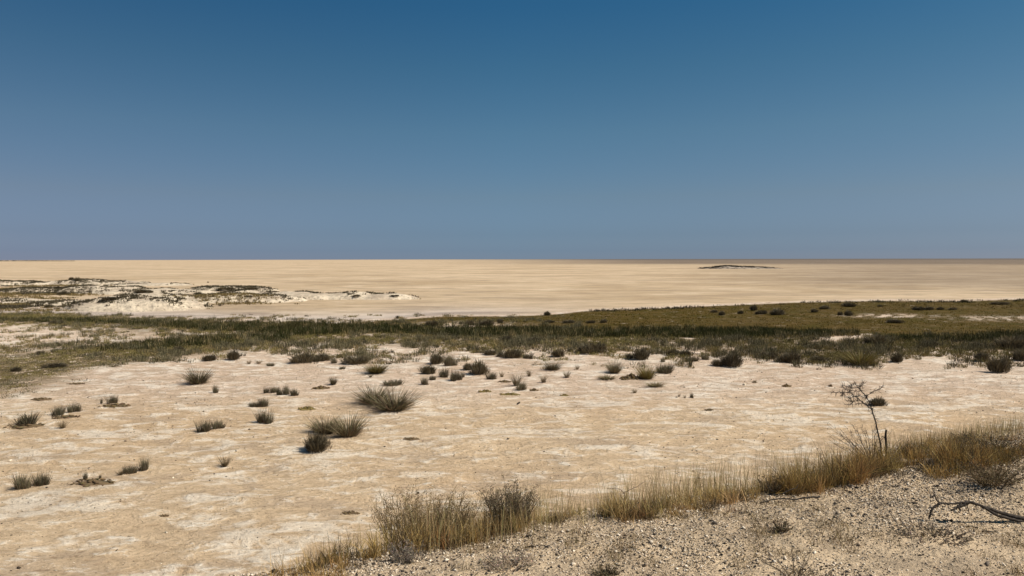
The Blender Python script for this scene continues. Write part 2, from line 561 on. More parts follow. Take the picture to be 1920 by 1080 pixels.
# ------------------------------------------------------------------ the setting: ground sheet to the horizon
def build_ground():
    ang = np.r_[np.linspace(-180, -46, 60)[:-1], np.linspace(-46, -39, 30)[:-1], np.linspace(-39, 39, 860)[:-1], np.linspace(39, 46, 30)[:-1], np.linspace(46, 180, 60)[:-1]]
    rad = np.r_[np.geomspace(0.15, 3.4, 26)[:-1], np.geomspace(3.4, 150, 620)[:-1], np.geomspace(150, 1500, 90)[:-1], np.geomspace(1500, 40000, 30)]
    A, Rr = np.meshgrid(R(1) * ang, rad, indexing='xy')                                  # rows = radius
    X, Y = np.sin(A) * Rr, np.cos(A) * Rr
    Z = ground_h(X, Y)
    na, nr = len(ang), len(rad)
    V = np.stack([X, Y, Z], -1).reshape(-1, 3)
    i = np.arange(nr - 1)[:, None] * na; j = np.arange(na)[None]; j2 = (j + 1) % na
    Q = np.stack([i + j, i + j2, i + na + j2, i + na + j], -1).reshape(-1, 4)
    me = np_mesh('ground', V, Q, None, mat_ground(), True)
    x, y, z = V.T
    px, py = to_px(x, y, np.zeros_like(z))
    front = y > 2
    px = np.where(front, px, 960); py = np.where(front, py, 3000)
    s = bank_s(x, y)
    bank = 1 - sstep(1.2, 5.0, s + 2.0 * (fbm(x, y, 1.5, 3, 5) - 0.5))
    pan = sstep(-3, 3, curve(BACK, px) - py - 2) * front + 0.0
    pan = np.where((~front) & (np.hypot(x, y) > 90), 1, pan)
    pink = sstep(800, 700, py) * 0.9 + 0.1
    salt = np.clip(0.75 + 0.5 * (fbm(x, y, 6, 3, 77) - 0.5), 0, 1)
    salt = salt * (1 - 0.45 * np.exp(-((px - 1250) / 420) ** 2 - ((py - 900) / 80) ** 2))
    salt = np.clip(salt + 0.7 * np.exp(-((px - 700) / 420) ** 2 - ((py - 672) / 26) ** 2) + 0.8 * np.exp(-((px - 90) / 140) ** 2 - ((py - 632) / 14) ** 2), 0, 1)
    shore = np.exp(-((py - curve(BACK, px)) / 16) ** 2) * sstep(1200, 800, px) * (py < curve(BACK, px) + 4)
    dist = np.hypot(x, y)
    far_dark = sstep(600, 1000, dist) * sstep(760, 1300, px) * 1.0 + sstep(3500, 9000, dist) * 0.2  # pan tone multiplied darker far out, mostly towards the right
    far_dark = far_dark + sstep(1150, 1700, px) * sstep(120, 200, dist) * (1 - sstep(600, 1000, dist)) * 0.55 * front
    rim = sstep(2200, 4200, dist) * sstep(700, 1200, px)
    turf = np.where(front, meadow_mask(px, py), 0)
    scrubland = np.where(front, np.clip(scrub_density(px, py) * 1.7 - 0.80 + 0.35 * sstep(400, 250, px) - 0.4 * (py > 650) * (px > 480), 0, 1), 0)
    for nm, v in (('bank', bank), ('pan', pan), ('pink', pink), ('salt', salt), ('shore', shore), ('far_dark', np.clip(far_dark, 0, 1)), ('turf', turf), ('scrubland', scrubland), ('rim', rim)):
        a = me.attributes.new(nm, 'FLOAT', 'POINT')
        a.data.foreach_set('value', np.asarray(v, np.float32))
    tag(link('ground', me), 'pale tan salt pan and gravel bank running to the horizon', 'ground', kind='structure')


build_ground()

# ------------------------------------------------------------------ the white dunes on the left, the island, the far shore
def P0(px, py):
    return at_z(px, py)[:2]


DUNES = [  # x, y (m), half length, half depth, height, turn
    (-42.5, 84.0, 8.0, 6.0, 1.75, 0), (-37.0, 98.0, 9.0, 5.5, 1.25, 0), (-47.5, 97.0, 7.0, 6.5, 1.35, 0), (-55.0, 92.0, 6.0, 5.0, 0.6, 0),
    (-29.5, 104.0, 8.0, 4.0, 1.25, -4), (-21.5, 103.5, 6.0, 3.4, 1.15, 0), (-16.5, 102.8, 4.0, 3.0, 1.0, 0), (-38.0, 106.0, 8.0, 5.0, 1.3, 0),
    (-49.5, 132.0, 9.0, 4.0, 1.0, 0), (-60.0, 122.0, 12.0, 5.0, 0.9, 0), (-70.0, 126.0, 9.0, 5.0, 1.45, 0), (-82.0, 128.0, 9.0, 5.0, 0.9, 0),
    (-93.0, 165.0, 14.0, 5.0, 1.3, 0), (-112.0, 163.0, 12.0, 6.0, 1.3, 0), (-78.0, 160.0, 10.0, 4.0, 0.7, 0), (-130.0, 160.0, 14.0, 7.0, 1.3, 0),
    (-88.0, 104.0, 14.0, 5.0, 0.6, 0), (-70.0, 98.0, 9.0, 6.0, 0.5, 0)]


def dune_h(x, y):
    wx = x + 5 * (fbm(x, y, 9, 3, 60) - 0.5); wy = y + 4 * (fbm(x, y, 7, 3, 66) - 0.5)
    h = np.full(np.shape(x), -0.12)
    for cx, cy, a, b, hh, rt in DUNES:
        c, s = math.cos(R(rt)), math.sin(R(rt))
        u = ((wx - cx) * c + (wy - cy) * s) / a; v = (-(wx - cx) * s + (wy - cy) * c) / b
        q = u * u + v * v
        h = np.maximum(h, .86 * hh * np.clip(1 - q ** 1.3, 0, 1) ** 0.75 - 0.10)
    up = np.clip(h + 0.1, 0, 1)
    return h + up * ((fbm(x, y, 3.2, 4, 50) - 0.5) * 0.65 - 0.25 * np.abs(fbm(x, y, 4.0, 4, 55) - 0.5) * 4 * 0.35)


def build_dunes():
    xs = np.arange(-150, -9, 0.4); ys = np.arange(74, 176, 0.4)
    X, Y = np.meshgrid(xs, ys)
    Z = dune_h(X, Y)
    n, m = X.shape
    V = np.stack([X, Y, Z], -1).reshape(-1, 3)
    i = np.arange(n - 1)[:, None] * m; j = np.arange(m - 1)[None]
    Q = np.stack([i + j, i + j + 1, i + m + j + 1, i + m + j], -1).reshape(-1, 4)
    zq = V[Q][:, :, 2].max(1)
    Q = Q[zq > -0.10]
    use = np.unique(Q); mp = np.zeros(len(V), int); mp[use] = np.arange(len(use))
    tag(link('dunes', np_mesh('dunes', V[use], mp[Q], None, mat_dune(), True)), 'low white chalky dunes reaching into the pan', 'dunes', kind='structure')


build_dunes()


def build_island():
    cx, cy = at_z(1385, 503.5)[:2]
    a, b = 25.5, 14.0
    xs = np.linspace(cx - a - 6, cx + a + 6, 180); ys = np.linspace(cy - b, cy + b, 70)
    X, Y = np.meshgrid(xs, ys)
    q = ((X - cx) / a) ** 2 + ((Y - cy) / b) ** 2
    prof = np.interp(X - cx, [-26, -22, -14, -6, 0, 6, 14, 22, 26], [0, .7, 1.4, 1.75, 1.3, 1.15, 1.0, .65, 0])
    Z = prof * np.clip(1 - q, 0, 1) ** 0.6 + (fbm(X, Y, 5, 4, 88) - 0.5) * 0.9 * np.clip(1 - q, 0, 1) - 0.15
    n, m = X.shape
    V = np.stack([X, Y, Z], -1).reshape(-1, 3)
    i = np.arange(n - 1)[:, None] * m; j = np.arange(m - 1)[None]
    Q = np.stack([i + j, i + j + 1, i + m + j + 1, i + m + j], -1).reshape(-1, 4)
    t = NT('island_rock')
    c = t.mix(t.rng(t.noise(0.45, 5, 0.65), 0.40, 0.56), (0.07, 0.055, 0.04), (0.40, 0.32, 0.24))
    tag(link('island', np_mesh('island', V, Q, None, t.done(c, t.bump(t.noise(0.8, 5), 0.6)), True)),
        'low dark rocky island far out on the open pan', 'island', kind='structure')
    return cx, cy


IX, IY = build_island()


def build_far_shore():
    """distant wooded shore on the left of the horizon, a thin line of crowns"""
    acc = Acc()
    for x in np.arange(-3600, -1990, 6.0):
        y = 3300 + 200 * vnoise(x / 400, 0.3, 5)
        f = np.clip((-1960 - x) / 400, 0.15, 1) * (0.5 + vnoise(x / 60, 1.7, 8))
        n = 14
        c = np.stack([RNG.normal(x, 4, n), RNG.normal(y, 6, n), np.abs(RNG.uniform(0.2, 5.0 * f, n))], -1)
        acc.add(*leaves(c, RNG.uniform(1.5, 3.5, n), jit((0.06, 0.055, 0.04), n, 0.3)))
    tag(link('far_shore', acc.mesh('far_shore', M_PLANT)), 'dark wooded shore far away on the horizon', 'far wood', kind='stuff')


build_far_shore()

# ------------------------------------------------------------------ ground cover nobody could count
OLIVE, RUSH, BROWN, GREYG, STRAW = (0.135, 0.105, 0.03), (0.045, 0.042, 0.016), (0.115, 0.085, 0.042), (0.105, 0.09, 0.058), (0.36, 0.25, 0.10)


def scatter(xr, yr, dens):
    n = int((xr[1] - xr[0]) * (yr[1] - yr[0]) * dens)
    x = RNG.uniform(*xr, n); y = RNG.uniform(*yr, n)
    px, py = to_px(x, y, np.zeros(n))
    ok = (px > -250) & (px < 2170)
    return x[ok], y[ok], px[ok], py[ok]


def clumps(x, y, z, k, rad, h, w, lean, col, amt=0.3):
    """k slivers in each clump; h, rad per clump"""
    n = len(x)
    i = np.repeat(np.arange(n), k); N = n * k
    a = RNG.uniform(0, 2 * np.pi, N); r = np.sqrt(RNG.uniform(0, 1, N)) * rad[i]
    b = np.stack([x[i] + np.cos(a) * r, y[i] + np.sin(a) * r, z[i] - 0.02], -1)
    hh = h[i] * RNG.uniform(0.55, 1.1, N)
    ccol = (col if np.ndim(col) == 2 else np.broadcast_to(col, (n, 3)))[i] * RNG.uniform(1 - amt, 1 + amt, (N, 1))
    ww = (w if np.ndim(w) else np.full(n, w))[i]
    return slivers(b, hh, ww * RNG.uniform(.6, 1.3, N), a + RNG.normal(0, .7, N), np.abs(RNG.normal(0, lean, N)), ccol)


def build_meadow():
    acc = Acc()
    x, y, px, py = scatter((-45, 95), (44, 116), 3.6)
    d = meadow_mask(px, py) * (0.35 + 0.65 * sstep(0.36, 0.5, fbm(x, y, 5, 4, 31)))
    k = RNG.uniform(size=len(x)) < d
    x, y, px, py = x[k], y[k], px[k], py[k]
    t = fbm(x, y, 9, 4, 14)[:, None]
    c = np.array((0.135, 0.097, 0.014)) * (1 - sstep(.4, .6, t)) + np.array((0.14, 0.09, 0.022)) * sstep(.4, .6, t)
    dark = (np.exp(-((py - curve(BACK, px) - 2) / 3.0) ** 2) * sstep(1080, 1140, px) * (fbm(x, y, 6, 3, 19) > 0.42))[:, None] > 0.4
    c = np.where(dark, np.array((0.04, 0.036, 0.016)), c)
    h = np.where(dark[:, 0], 0.30, RNG.uniform(0.05, 0.15, len(x)))
    acc.add(*clumps(x, y, ground_h(x, y), 7, RNG.uniform(.15, .4, len(x)), h, 0.05, 0.8, c))
    tag(link('meadow_grass', acc.mesh('meadow_grass', M_PLANT)), 'olive green meadow grass covering the flat behind the rushes', 'grass', kind='stuff')


def build_rushes():
    acc = Acc()
    x, y, px, py = scatter((-55, 75), (44, 72), 9.0)
    bk, fr = curve(REED_BACK, px), curve(REED_FRONT, px)
    wob = 3 * (fbm(x, y, 4, 3, 71) - 0.5)
    inb = (py > bk + wob) & (py < fr + wob)
    p2 = np.array([(190, 655), (300, 650), (400, 643), (520, 636)], float)
    inb2 = (np.abs(py - curve(p2, px) + wob) < np.interp(px, [180, 260, 440, 540], [2, 7, 8, 5])) & (px > 190) & (px < 540)
    k = (inb | inb2) & (RNG.uniform(size=len(x)) < 0.40 + 0.6 * (fbm(x, y, 3, 3, 33) > 0.42))
    k &= ~((px > 1610) & (px < 1660) & (py < 636))
    x, y, px, py = x[k], y[k], px[k], py[k]
    n = len(x)
    t = sstep(0.45, 0.7, fbm(x, y, 3.5, 4, 90))[:, None]
    c = np.array((0.040, 0.040, 0.010)) * (1 - t) + np.array((0.070, 0.058, 0.020)) * t
    pale = (RNG.uniform(size=n) < 0.10 + 0.4 * np.exp(-((px - 980) / 60) ** 2 - ((py - 634) / 5) ** 2))[:, None]
    c = np.where(pale, np.array((0.26, 0.19, 0.085)), c)
    h = RNG.uniform(.32, .66, n) * np.interp(px, [100, 400, 1000, 1700, 1920], [.75, 1.0, 1.0, .9, 1.0])
    acc.add(*clumps(x, y, ground_h(x, y), 18, RNG.uniform(.15, .36, n), h, 0.024, 0.42, c, .45))
    tag(link('rush_bed', acc.mesh('rush_bed', M_PLANT)), 'band of dark green rushes across the middle distance', 'rushes', kind='stuff')


def build_scrub():
    acc = Acc()
    x, y, px, py = scatter((-60, 75), (28, 78), 12.0)
    d = scrub_density(px, py)
    nz = fbm(x, y * 0.8, 1.5, 3, 101)
    k = RNG.uniform(size=len(x)) < np.clip(d * 12, 0, 1) * (0.3 + 0.7 * d) * sstep(0.625 - 0.40 * d, 0.675 - 0.40 * d, nz)
    x, y, px, py, nz, d = x[k], y[k], px[k], py[k], nz[k], d[k]
    n = len(x)
    mat_low = sstep(320, 120, px) * sstep(650, 675, py)
    pick = fbm(x, y, 1.4, 3, 111)[:, None] + RNG.normal(0, .05, (n, 1))
    gr = np.where(pick > 0.56, np.array((0.14, 0.118, 0.062)), np.where(pick > 0.46, np.array((0.25, 0.182, 0.076)), np.array((0.20, 0.160, 0.055))))
    gr = np.where(RNG.uniform(size=(n, 1)) < .12, np.array((0.06, 0.05, 0.026)), gr)
    h = RNG.uniform(.14, .40, n) * (1 - 0.72 * mat_low) * (0.75 + 0.55 * (pick[:, 0] > 0.56))
    h *= np.interp(py, [590, 610, 650, 690], [0.8, 0.8, 1.0, 0.85])
    gr = gr * np.interp(px, [1150, 1350], [1.0, 0.72])[:, None]
    h = h * np.interp(px, [1150, 1350], [1.0, 1.25])
    m = 16
    c = np.stack([x, y, ground_h(x, y) + h * .5], -1)
    c = np.repeat(c, m, 0) + RNG.normal(0, 1, (n * m, 3)) * np.stack([0.11 + .09 * mat_low, 0.11 + .09 * mat_low, h * .28], -1).repeat(m, 0)
    c[:, 2] = np.maximum(c[:, 2], 0.01)
    acc.add(*leaves(c, RNG.uniform(.018, .05, len(c)), np.repeat(gr, m, 0) * RNG.uniform(.6, 1.3, (len(c), 1))))
    acc.add(*clumps(x, y, ground_h(x, y), 16, RNG.uniform(.10, .26, n) * (1 + 0.8 * mat_low), h, 0.024, 0.55, gr, .4))
    tag(link('salt_scrub', acc.mesh('salt_scrub', M_PLANT)), 'brown and olive low salt scrub merging before the rushes', 'scrub', kind='stuff')


def build_dune_scrub():
    acc = Acc()
    n0 = 110000
    x = RNG.uniform(-150, -9, n0); y = RNG.uniform(72, 176, n0)
    px, py = to_px(x, y, np.zeros(n0))
    h0 = dune_h(x, y)
    e = 1.2
    crest = h0 - 0.5 * (dune_h(x, y - 2.5) + dune_h(x, y + 2.5))
    nz = fbm(x, y, 3.2, 4, 131)
    up = h0 > 0.0
    d = np.where(up, (0.06 + 1.7 * np.clip(crest - .04, 0, .6)) * sstep(0.46, 0.56, nz) * 1.6, 0)
    d = d + np.where(up, 0.5 * np.exp(-(((x + 36) + (y - 96) * 1.2) / 7) ** 2 - ((y - 98) / 6) ** 2) * sstep(.5, .58, nz), 0)
    d = np.where(up & (y > 92) & (y < 112) & (x > -50) & (x < -30), d * 1.3, d)
    d = np.where(up & (x > -31) & (x < -9) & (y < 110), d * 0.7, d)
    flat = (~up) & (y < 128) & (px < 330)
    bands = np.exp(-((py - 549) / 4.5) ** 2) * sstep(210, 80, px) + np.exp(-((py - 575) / 5) ** 2) * sstep(150, 60, px) + 0.7 * np.exp(-((py - 534) / 1.6) ** 2) * sstep(260, 120, px)
    bands += 0.9 * np.exp(-((py - 565) / 3.5) ** 2 - ((px - 420) / 75) ** 2)
    bands2 = 1.5 * bands * sstep(0.30, 0.42, nz) + 0.25 * sstep(200, 100, px) * sstep(0.50, 0.6, nz)
    d = np.maximum(d, np.where(py < 590, bands2, 0) * 0.9)
    d = np.maximum(d, 0.85 * np.exp(-((y - 93.2) / 2.4) ** 2) * sstep(-47, -43, x) * sstep(-29, -34, x) * sstep(.34, .46, nz))
    d = np.where((y > 128) & up & (x > -58) & (x < -42), np.maximum(d, 0.6), d)
    k = (RNG.uniform(size=n0) < d) & (px > -250)
    x, y, px, py, h0 = x[k], y[k], px[k], py[k], h0[k]
    n = len(x)
    br = fbm(x, y, 6, 3, 44)[:, None]
    c = np.where(((br > 0.44) & (h0[:, None] < 0.1)) | ((np.abs(y - 93.2) < 3.4) & (x > -46) & (x < -30))[:, None], np.array((0.20, 0.145, 0.06)), np.array((0.075, 0.06, 0.034)))
    z = np.maximum(h0, ground_h(x, y)) - 0.02
    acc.add(*clumps(x, y, z, 12, RNG.uniform(.15, .4, n), RNG.uniform(.15, .38, n), 0.07, 0.5, c))
    tag(link('dune_scrub', acc.mesh('dune_scrub', M_PLANT)), 'dark low scrub creeping over the white dunes', 'scrub', kind='stuff')
    acc = Acc()
    n = 1100
    x = IX + RNG.normal(0, 11, n); y = IY + RNG.uniform(-10, 8, n)
    k = (np.abs(x - IX) < 24) & (fbm(x, y, 4, 3, 5) > 0.47)
    x, y = x[k], y[k]
    prof = np.interp(x - IX, [-26, -22, -14, -6, 0, 6, 14, 22, 26], [0, .7, 1.4, 1.75, 1.3, 1.15, 1.0, .65, 0])
    q = ((x - IX) / 25.5) ** 2 + ((y - IY) / 14) ** 2
    acc.add(*clumps(x, y, prof * np.clip(1 - q, 0, 1) ** .6 - .1, 10, np.full(len(x), .5), RNG.uniform(.3, .7, len(x)), 0.2, 0.6, np.array((0.05, 0.042, 0.03))))
    tag(link('island_scrub', acc.mesh('island_scrub', M_PLANT)), 'dark scrub covering the far island', 'scrub', kind='stuff')


build_meadow()
build_rushes()
build_scrub()
build_dune_scrub()

# ------------------------------------------------------------------ the bank: gravel, litter and dry grass
OCT = np.array([(1, 0, 0), (-1, 0, 0), (0, 1, 0), (0, -1, 0), (0, 0, 1), (0, 0, -1), (.7, .7, .3), (-.7, .6, -.3), (.6, -.7, -.2), (-.6, -.7, .35)], float)
OCT_T = np.array([(6, 2, 4), (6, 4, 0), (0, 5, 6), (6, 5, 2), (2, 7, 4), (7, 1, 4), (7, 2, 5), (1, 7, 5), (9, 4, 1), (9, 3, 4), (9, 1, 5), (3, 9, 5), (8, 0, 4), (8, 4, 3), (8, 3, 5), (8, 5, 0)])


def stones(c, size, col, flat=0.6):
    n = len(c)
    V = OCT[None] * RNG.uniform(.6, 1.25, (n, len(OCT), 1))
    V = V * np.stack([RNG.uniform(.8, 1.3, n), RNG.uniform(.6, 1.0, n), RNG.uniform(.5, 1.0, n) * flat], -1)[:, None]
    a = RNG.uniform(0, 2 * np.pi, n); ca, sa = np.cos(a)[:, None], np.sin(a)[:, None]
    tl = RNG.normal(0, .35, n)[:, None]
    x, y, z = V[..., 0], V[..., 1], V[..., 2]
    z = z + x * tl
    V = np.stack([x * ca - y * sa, x * sa + y * ca, z], -1) * np.broadcast_to(size, (n,))[:, None, None] + c[:, None]
    T = (np.arange(n)[:, None, None] * len(OCT) + OCT_T[None]).reshape(-1, 3)
    return V.reshape(-1, 3), T, np.repeat(col, len(OCT), 0)


def build_gravel():
    n0 = 300000
    x = RNG.uniform(-2.2, 8.5, n0); y = RNG.uniform(3.0, 10.5, n0)
    s = bank_s(x, y)
    px, py = to_px(x, y, np.full(n0, BANK_Z))
    dn = (0.35 + 0.65 * sstep(0.36, 0.58, fbm(x, y, 1.1, 4, 201))) * sstep(1.3, 0.2, s)
    sandy = np.exp(-((px - 1800) / 160) ** 2 - ((py - 1050) / 60) ** 2)
    dn = dn * (1 - 0.55 * sandy)
    k = (RNG.uniform(size=n0) < dn) & (px > -100) & (px < 2050) & (py < 1200)
    x, y = x[k], y[k]
    n = len(x)
    size = 0.0044 * np.exp(RNG.normal(0, .45, n)) + 0.0016
    big = RNG.uniform(size=n) < 0.012
    size = np.where(big, size * 2.0, size)
    r = RNG.uniform(size=(n, 1))
    c = np.where(r < .40, (0.76, 0.63, 0.47), np.where(r < .60, (0.46, 0.345, 0.235), np.where(r < .74, (0.17, 0.13, 0.095), (0.045, 0.036, 0.028))))
    c = c * RNG.uniform(.75, 1.2, (n, 1))
    acc = Acc()
    acc.add(*stones(np.stack([x, y, ground_h(x, y) + size * .3], -1), size, c, .75))
    tag(link('gravel', acc.mesh('gravel', M_STONE)), 'loose pale and dark gravel strewn over the bank', 'gravel', kind='stuff')
    # dead leaf and twig litter
    n0 = 110000
    x = RNG.uniform(-2.2, 8.5, n0); y = RNG.uniform(3.0, 10.5, n0)
    s = bank_s(x, y)
    px, py = to_px(x, y, np.full(n0, BANK_Z))
    dn = (0.12 + sstep(0.42, 0.62, fbm(x, y, .8, 4, 231))) * sstep(1.0, 0.0, s)
    k = (RNG.uniform(size=n0) < dn) & (px > -100) & (px < 2050) & (py < 1200)
    x, y = x[k], y[k]; n = len(x)
    az = RNG.uniform(0, 6.28, n)
    r = RNG.uniform(size=(n, 1))
    c = np.where(r < .42, (0.15, 0.105, 0.058), np.where(r < .72, (0.04, 0.032, 0.024), (0.38, 0.27, 0.13))) * RNG.uniform(.7, 1.3, (n, 1))
    acc = Acc()
    acc.add(*slivers(np.stack([x, y, ground_h(x, y) + .003], -1), RNG.uniform(.008, .05, n), RNG.uniform(.002, .006, n), az, RNG.uniform(1.1, 1.5, n), c))
    tag(link('leaf_litter', acc.mesh('leaf_litter', M_PLANT)), 'brown dead leaf and stalk litter among the gravel', 'litter', kind='stuff')
    # dark crumbs on the bare pan
    n0 = 14000
    x = RNG.uniform(-22, 30, n0); y = 10 + 32 * RNG.uniform(size=n0) ** 1.3
    s = bank_s(x, y)
    dn = 0.12 + sstep(0.5, 0.64, fbm(x, y, 2.4, 3, 241))
    k = (RNG.uniform(size=n0) < dn) & (s > 5)
    x, y = x[k], y[k]; n = len(x)
    size = 0.013 * np.exp(RNG.normal(0, .5, n)) + 0.003
    c = np.where(RNG.uniform(size=(n, 1)) < .75, (0.08, 0.055, 0.035), (0.78, 0.65, 0.48)) * RNG.uniform(.6, 1.3, (n, 1))
    acc = Acc()
    acc.add(*stones(np.stack([x, y, ground_h(x, y) + size * .3], -1), size, c))
    tag(link('crumbs', acc.mesh('crumbs', M_STONE)), 'small dark crumbs of earth scattered over the bare pan', 'crumbs', kind='stuff')


GRASS_LINES = [  # from px, to px (front edge on the bank top), depth m, height m, blades, colour mix, tussock share
    ((600, 1110), (720, 1032), .40, .20, 1900, 0, .5), ((700, 1040), (1000, 978), .40, .23, 2800, 0, .5), ((1000, 972), (1200, 958), .30, .12, 1100, 1, .5),
    ((1180, 980), (1415, 938), .42, .25, 4200, 1, .6), ((1430, 920), (1560, 905), .35, .17, 1000, 0, .5), ((1510, 930), (1700, 884), .45, .33, 5200, 0, .6),
    ((1660, 892), (1930, 852), .50, .18, 4200, 0, .5), ((1770, 908), (1990, 892), .34, .25, 5200, 0, .5), ((1640, 905), (1860, 880), .30, .08, 1600, 2, .5), ((1230, 985), (1400, 965), .12, .08, 700, 2, .4)]


def build_dry_grass():
    acc = Acc()
    GC = [(0.47, 0.30, 0.105), (0.56, 0.38, 0.155), (0.30, 0.195, 0.075)]
    for (a, b, dep, hh, n, mixc, share) in GRASS_LINES:
        A, B = at_z(*a, BANK_Z - .04), at_z(*b, BANK_Z - .04)
        dv = (B - A)[:2]; dv = dv / np.linalg.norm(dv); nv = np.array([-dv[1], dv[0]])
        if nv[1] < 0:
            nv = -nv
        # blades stand in small tussocks
        m = max(8, n // 55)
        t = RNG.uniform(-.03, 1.03, m); o = RNG.beta(1.2, 2.0, m) * dep * 1.5
        tx = A[0] + (B - A)[0] * t + nv[0] * o; ty = A[1] + (B - A)[1] * t + nv[1] * o
        i = RNG.integers(0, m, n)
        hm = RNG.uniform(.4, 1.25, m) * (0.25 + 1.5 * fbm(tx, ty, .6, 2, 61) ** 1.3)
        x = tx[i] + RNG.normal(0, .04, n); y = ty[i] + RNG.normal(0, .04, n)
        cm = jit(GC[mixc], m, .28)[i] * RNG.uniform(.7, 1.25, (n, 1))
        br = (RNG.uniform(size=m) < .25)[i][:, None] | (RNG.uniform(size=(n, 1)) < .15)
        cm = np.where(br, np.array((0.115, 0.08, 0.04)) * RNG.uniform(.7, 1.3, (n, 1)), cm)
        az = RNG.uniform(0, 2 * np.pi, n)
        h = hh * hm[i] * RNG.uniform(.35, 1.1, n)
        lm = RNG.normal(0, .22, m)[i]
        lean = np.abs(RNG.normal(0, .40, n) + lm); curl = RNG.normal(.18, .30, n)
        acc.add(*blades(np.stack([x, y, ground_h(x, y) - .01], -1), h, RNG.uniform(.0022, .0048, n), az, lean, curl, cm, droop=.5))
    # thin feathery straw on the slope beyond the crest
    n = 8000
    t = RNG.uniform(0.4, 9.5, n); o = np.abs(RNG.normal(0.25, .75, n)) + .1
    x = -0.9 + .913 * t - .408 * o; y = 4.83 + .408 * t + .913 * o
    k = fbm(x, y, .7, 3, 81) > 0.44
    x, y = x[k], y[k]; n = len(x)
    h = RNG.uniform(.14, .40, n) * (0.5 + fbm(x, y, 1.1, 2, 17)) * np.interp(x, [2.5, 4.5], [1.0, .7])
    acc.add(*blades(np.stack([x, y, ground_h(x, y) - .01], -1), h, RNG.uniform(.0016, .003, n), RNG.uniform(0, 6.28, n), np.abs(RNG.normal(0, .14, n)), RNG.normal(.08, .1, n), jit((0.46, 0.34, 0.16), n, .3)))
    # low grass flecks over the gravel
    n = 10000
    m = 460
    tx = RNG.uniform(-1.2, 6.5, m); ty = RNG.uniform(3.9, 7.4, m)
    kk = (bank_s(tx, ty) < 0.1) & (fbm(tx, ty, 1.0, 3, 95) > .49)
    tx, ty = tx[kk], ty[kk]
    i = RNG.integers(0, len(tx), n)
    x = tx[i] + RNG.normal(0, .05, n); y = ty[i] + RNG.normal(0, .05, n)
    acc.add(*blades(np.stack([x, y, ground_h(x, y) - .005], -1), RNG.uniform(.015, .085, n), .003, RNG.uniform(0, 6.28, n), np.abs(RNG.normal(.5, .4, n)), .2, jit((0.21, 0.145, 0.065), n, .35)))
    tag(link('dry_grass', acc.mesh('dry_grass', M_PLANT)), 'golden dry grass growing along the crest of the bank', 'grass', kind='stuff')


build_gravel()
build_dry_grass()

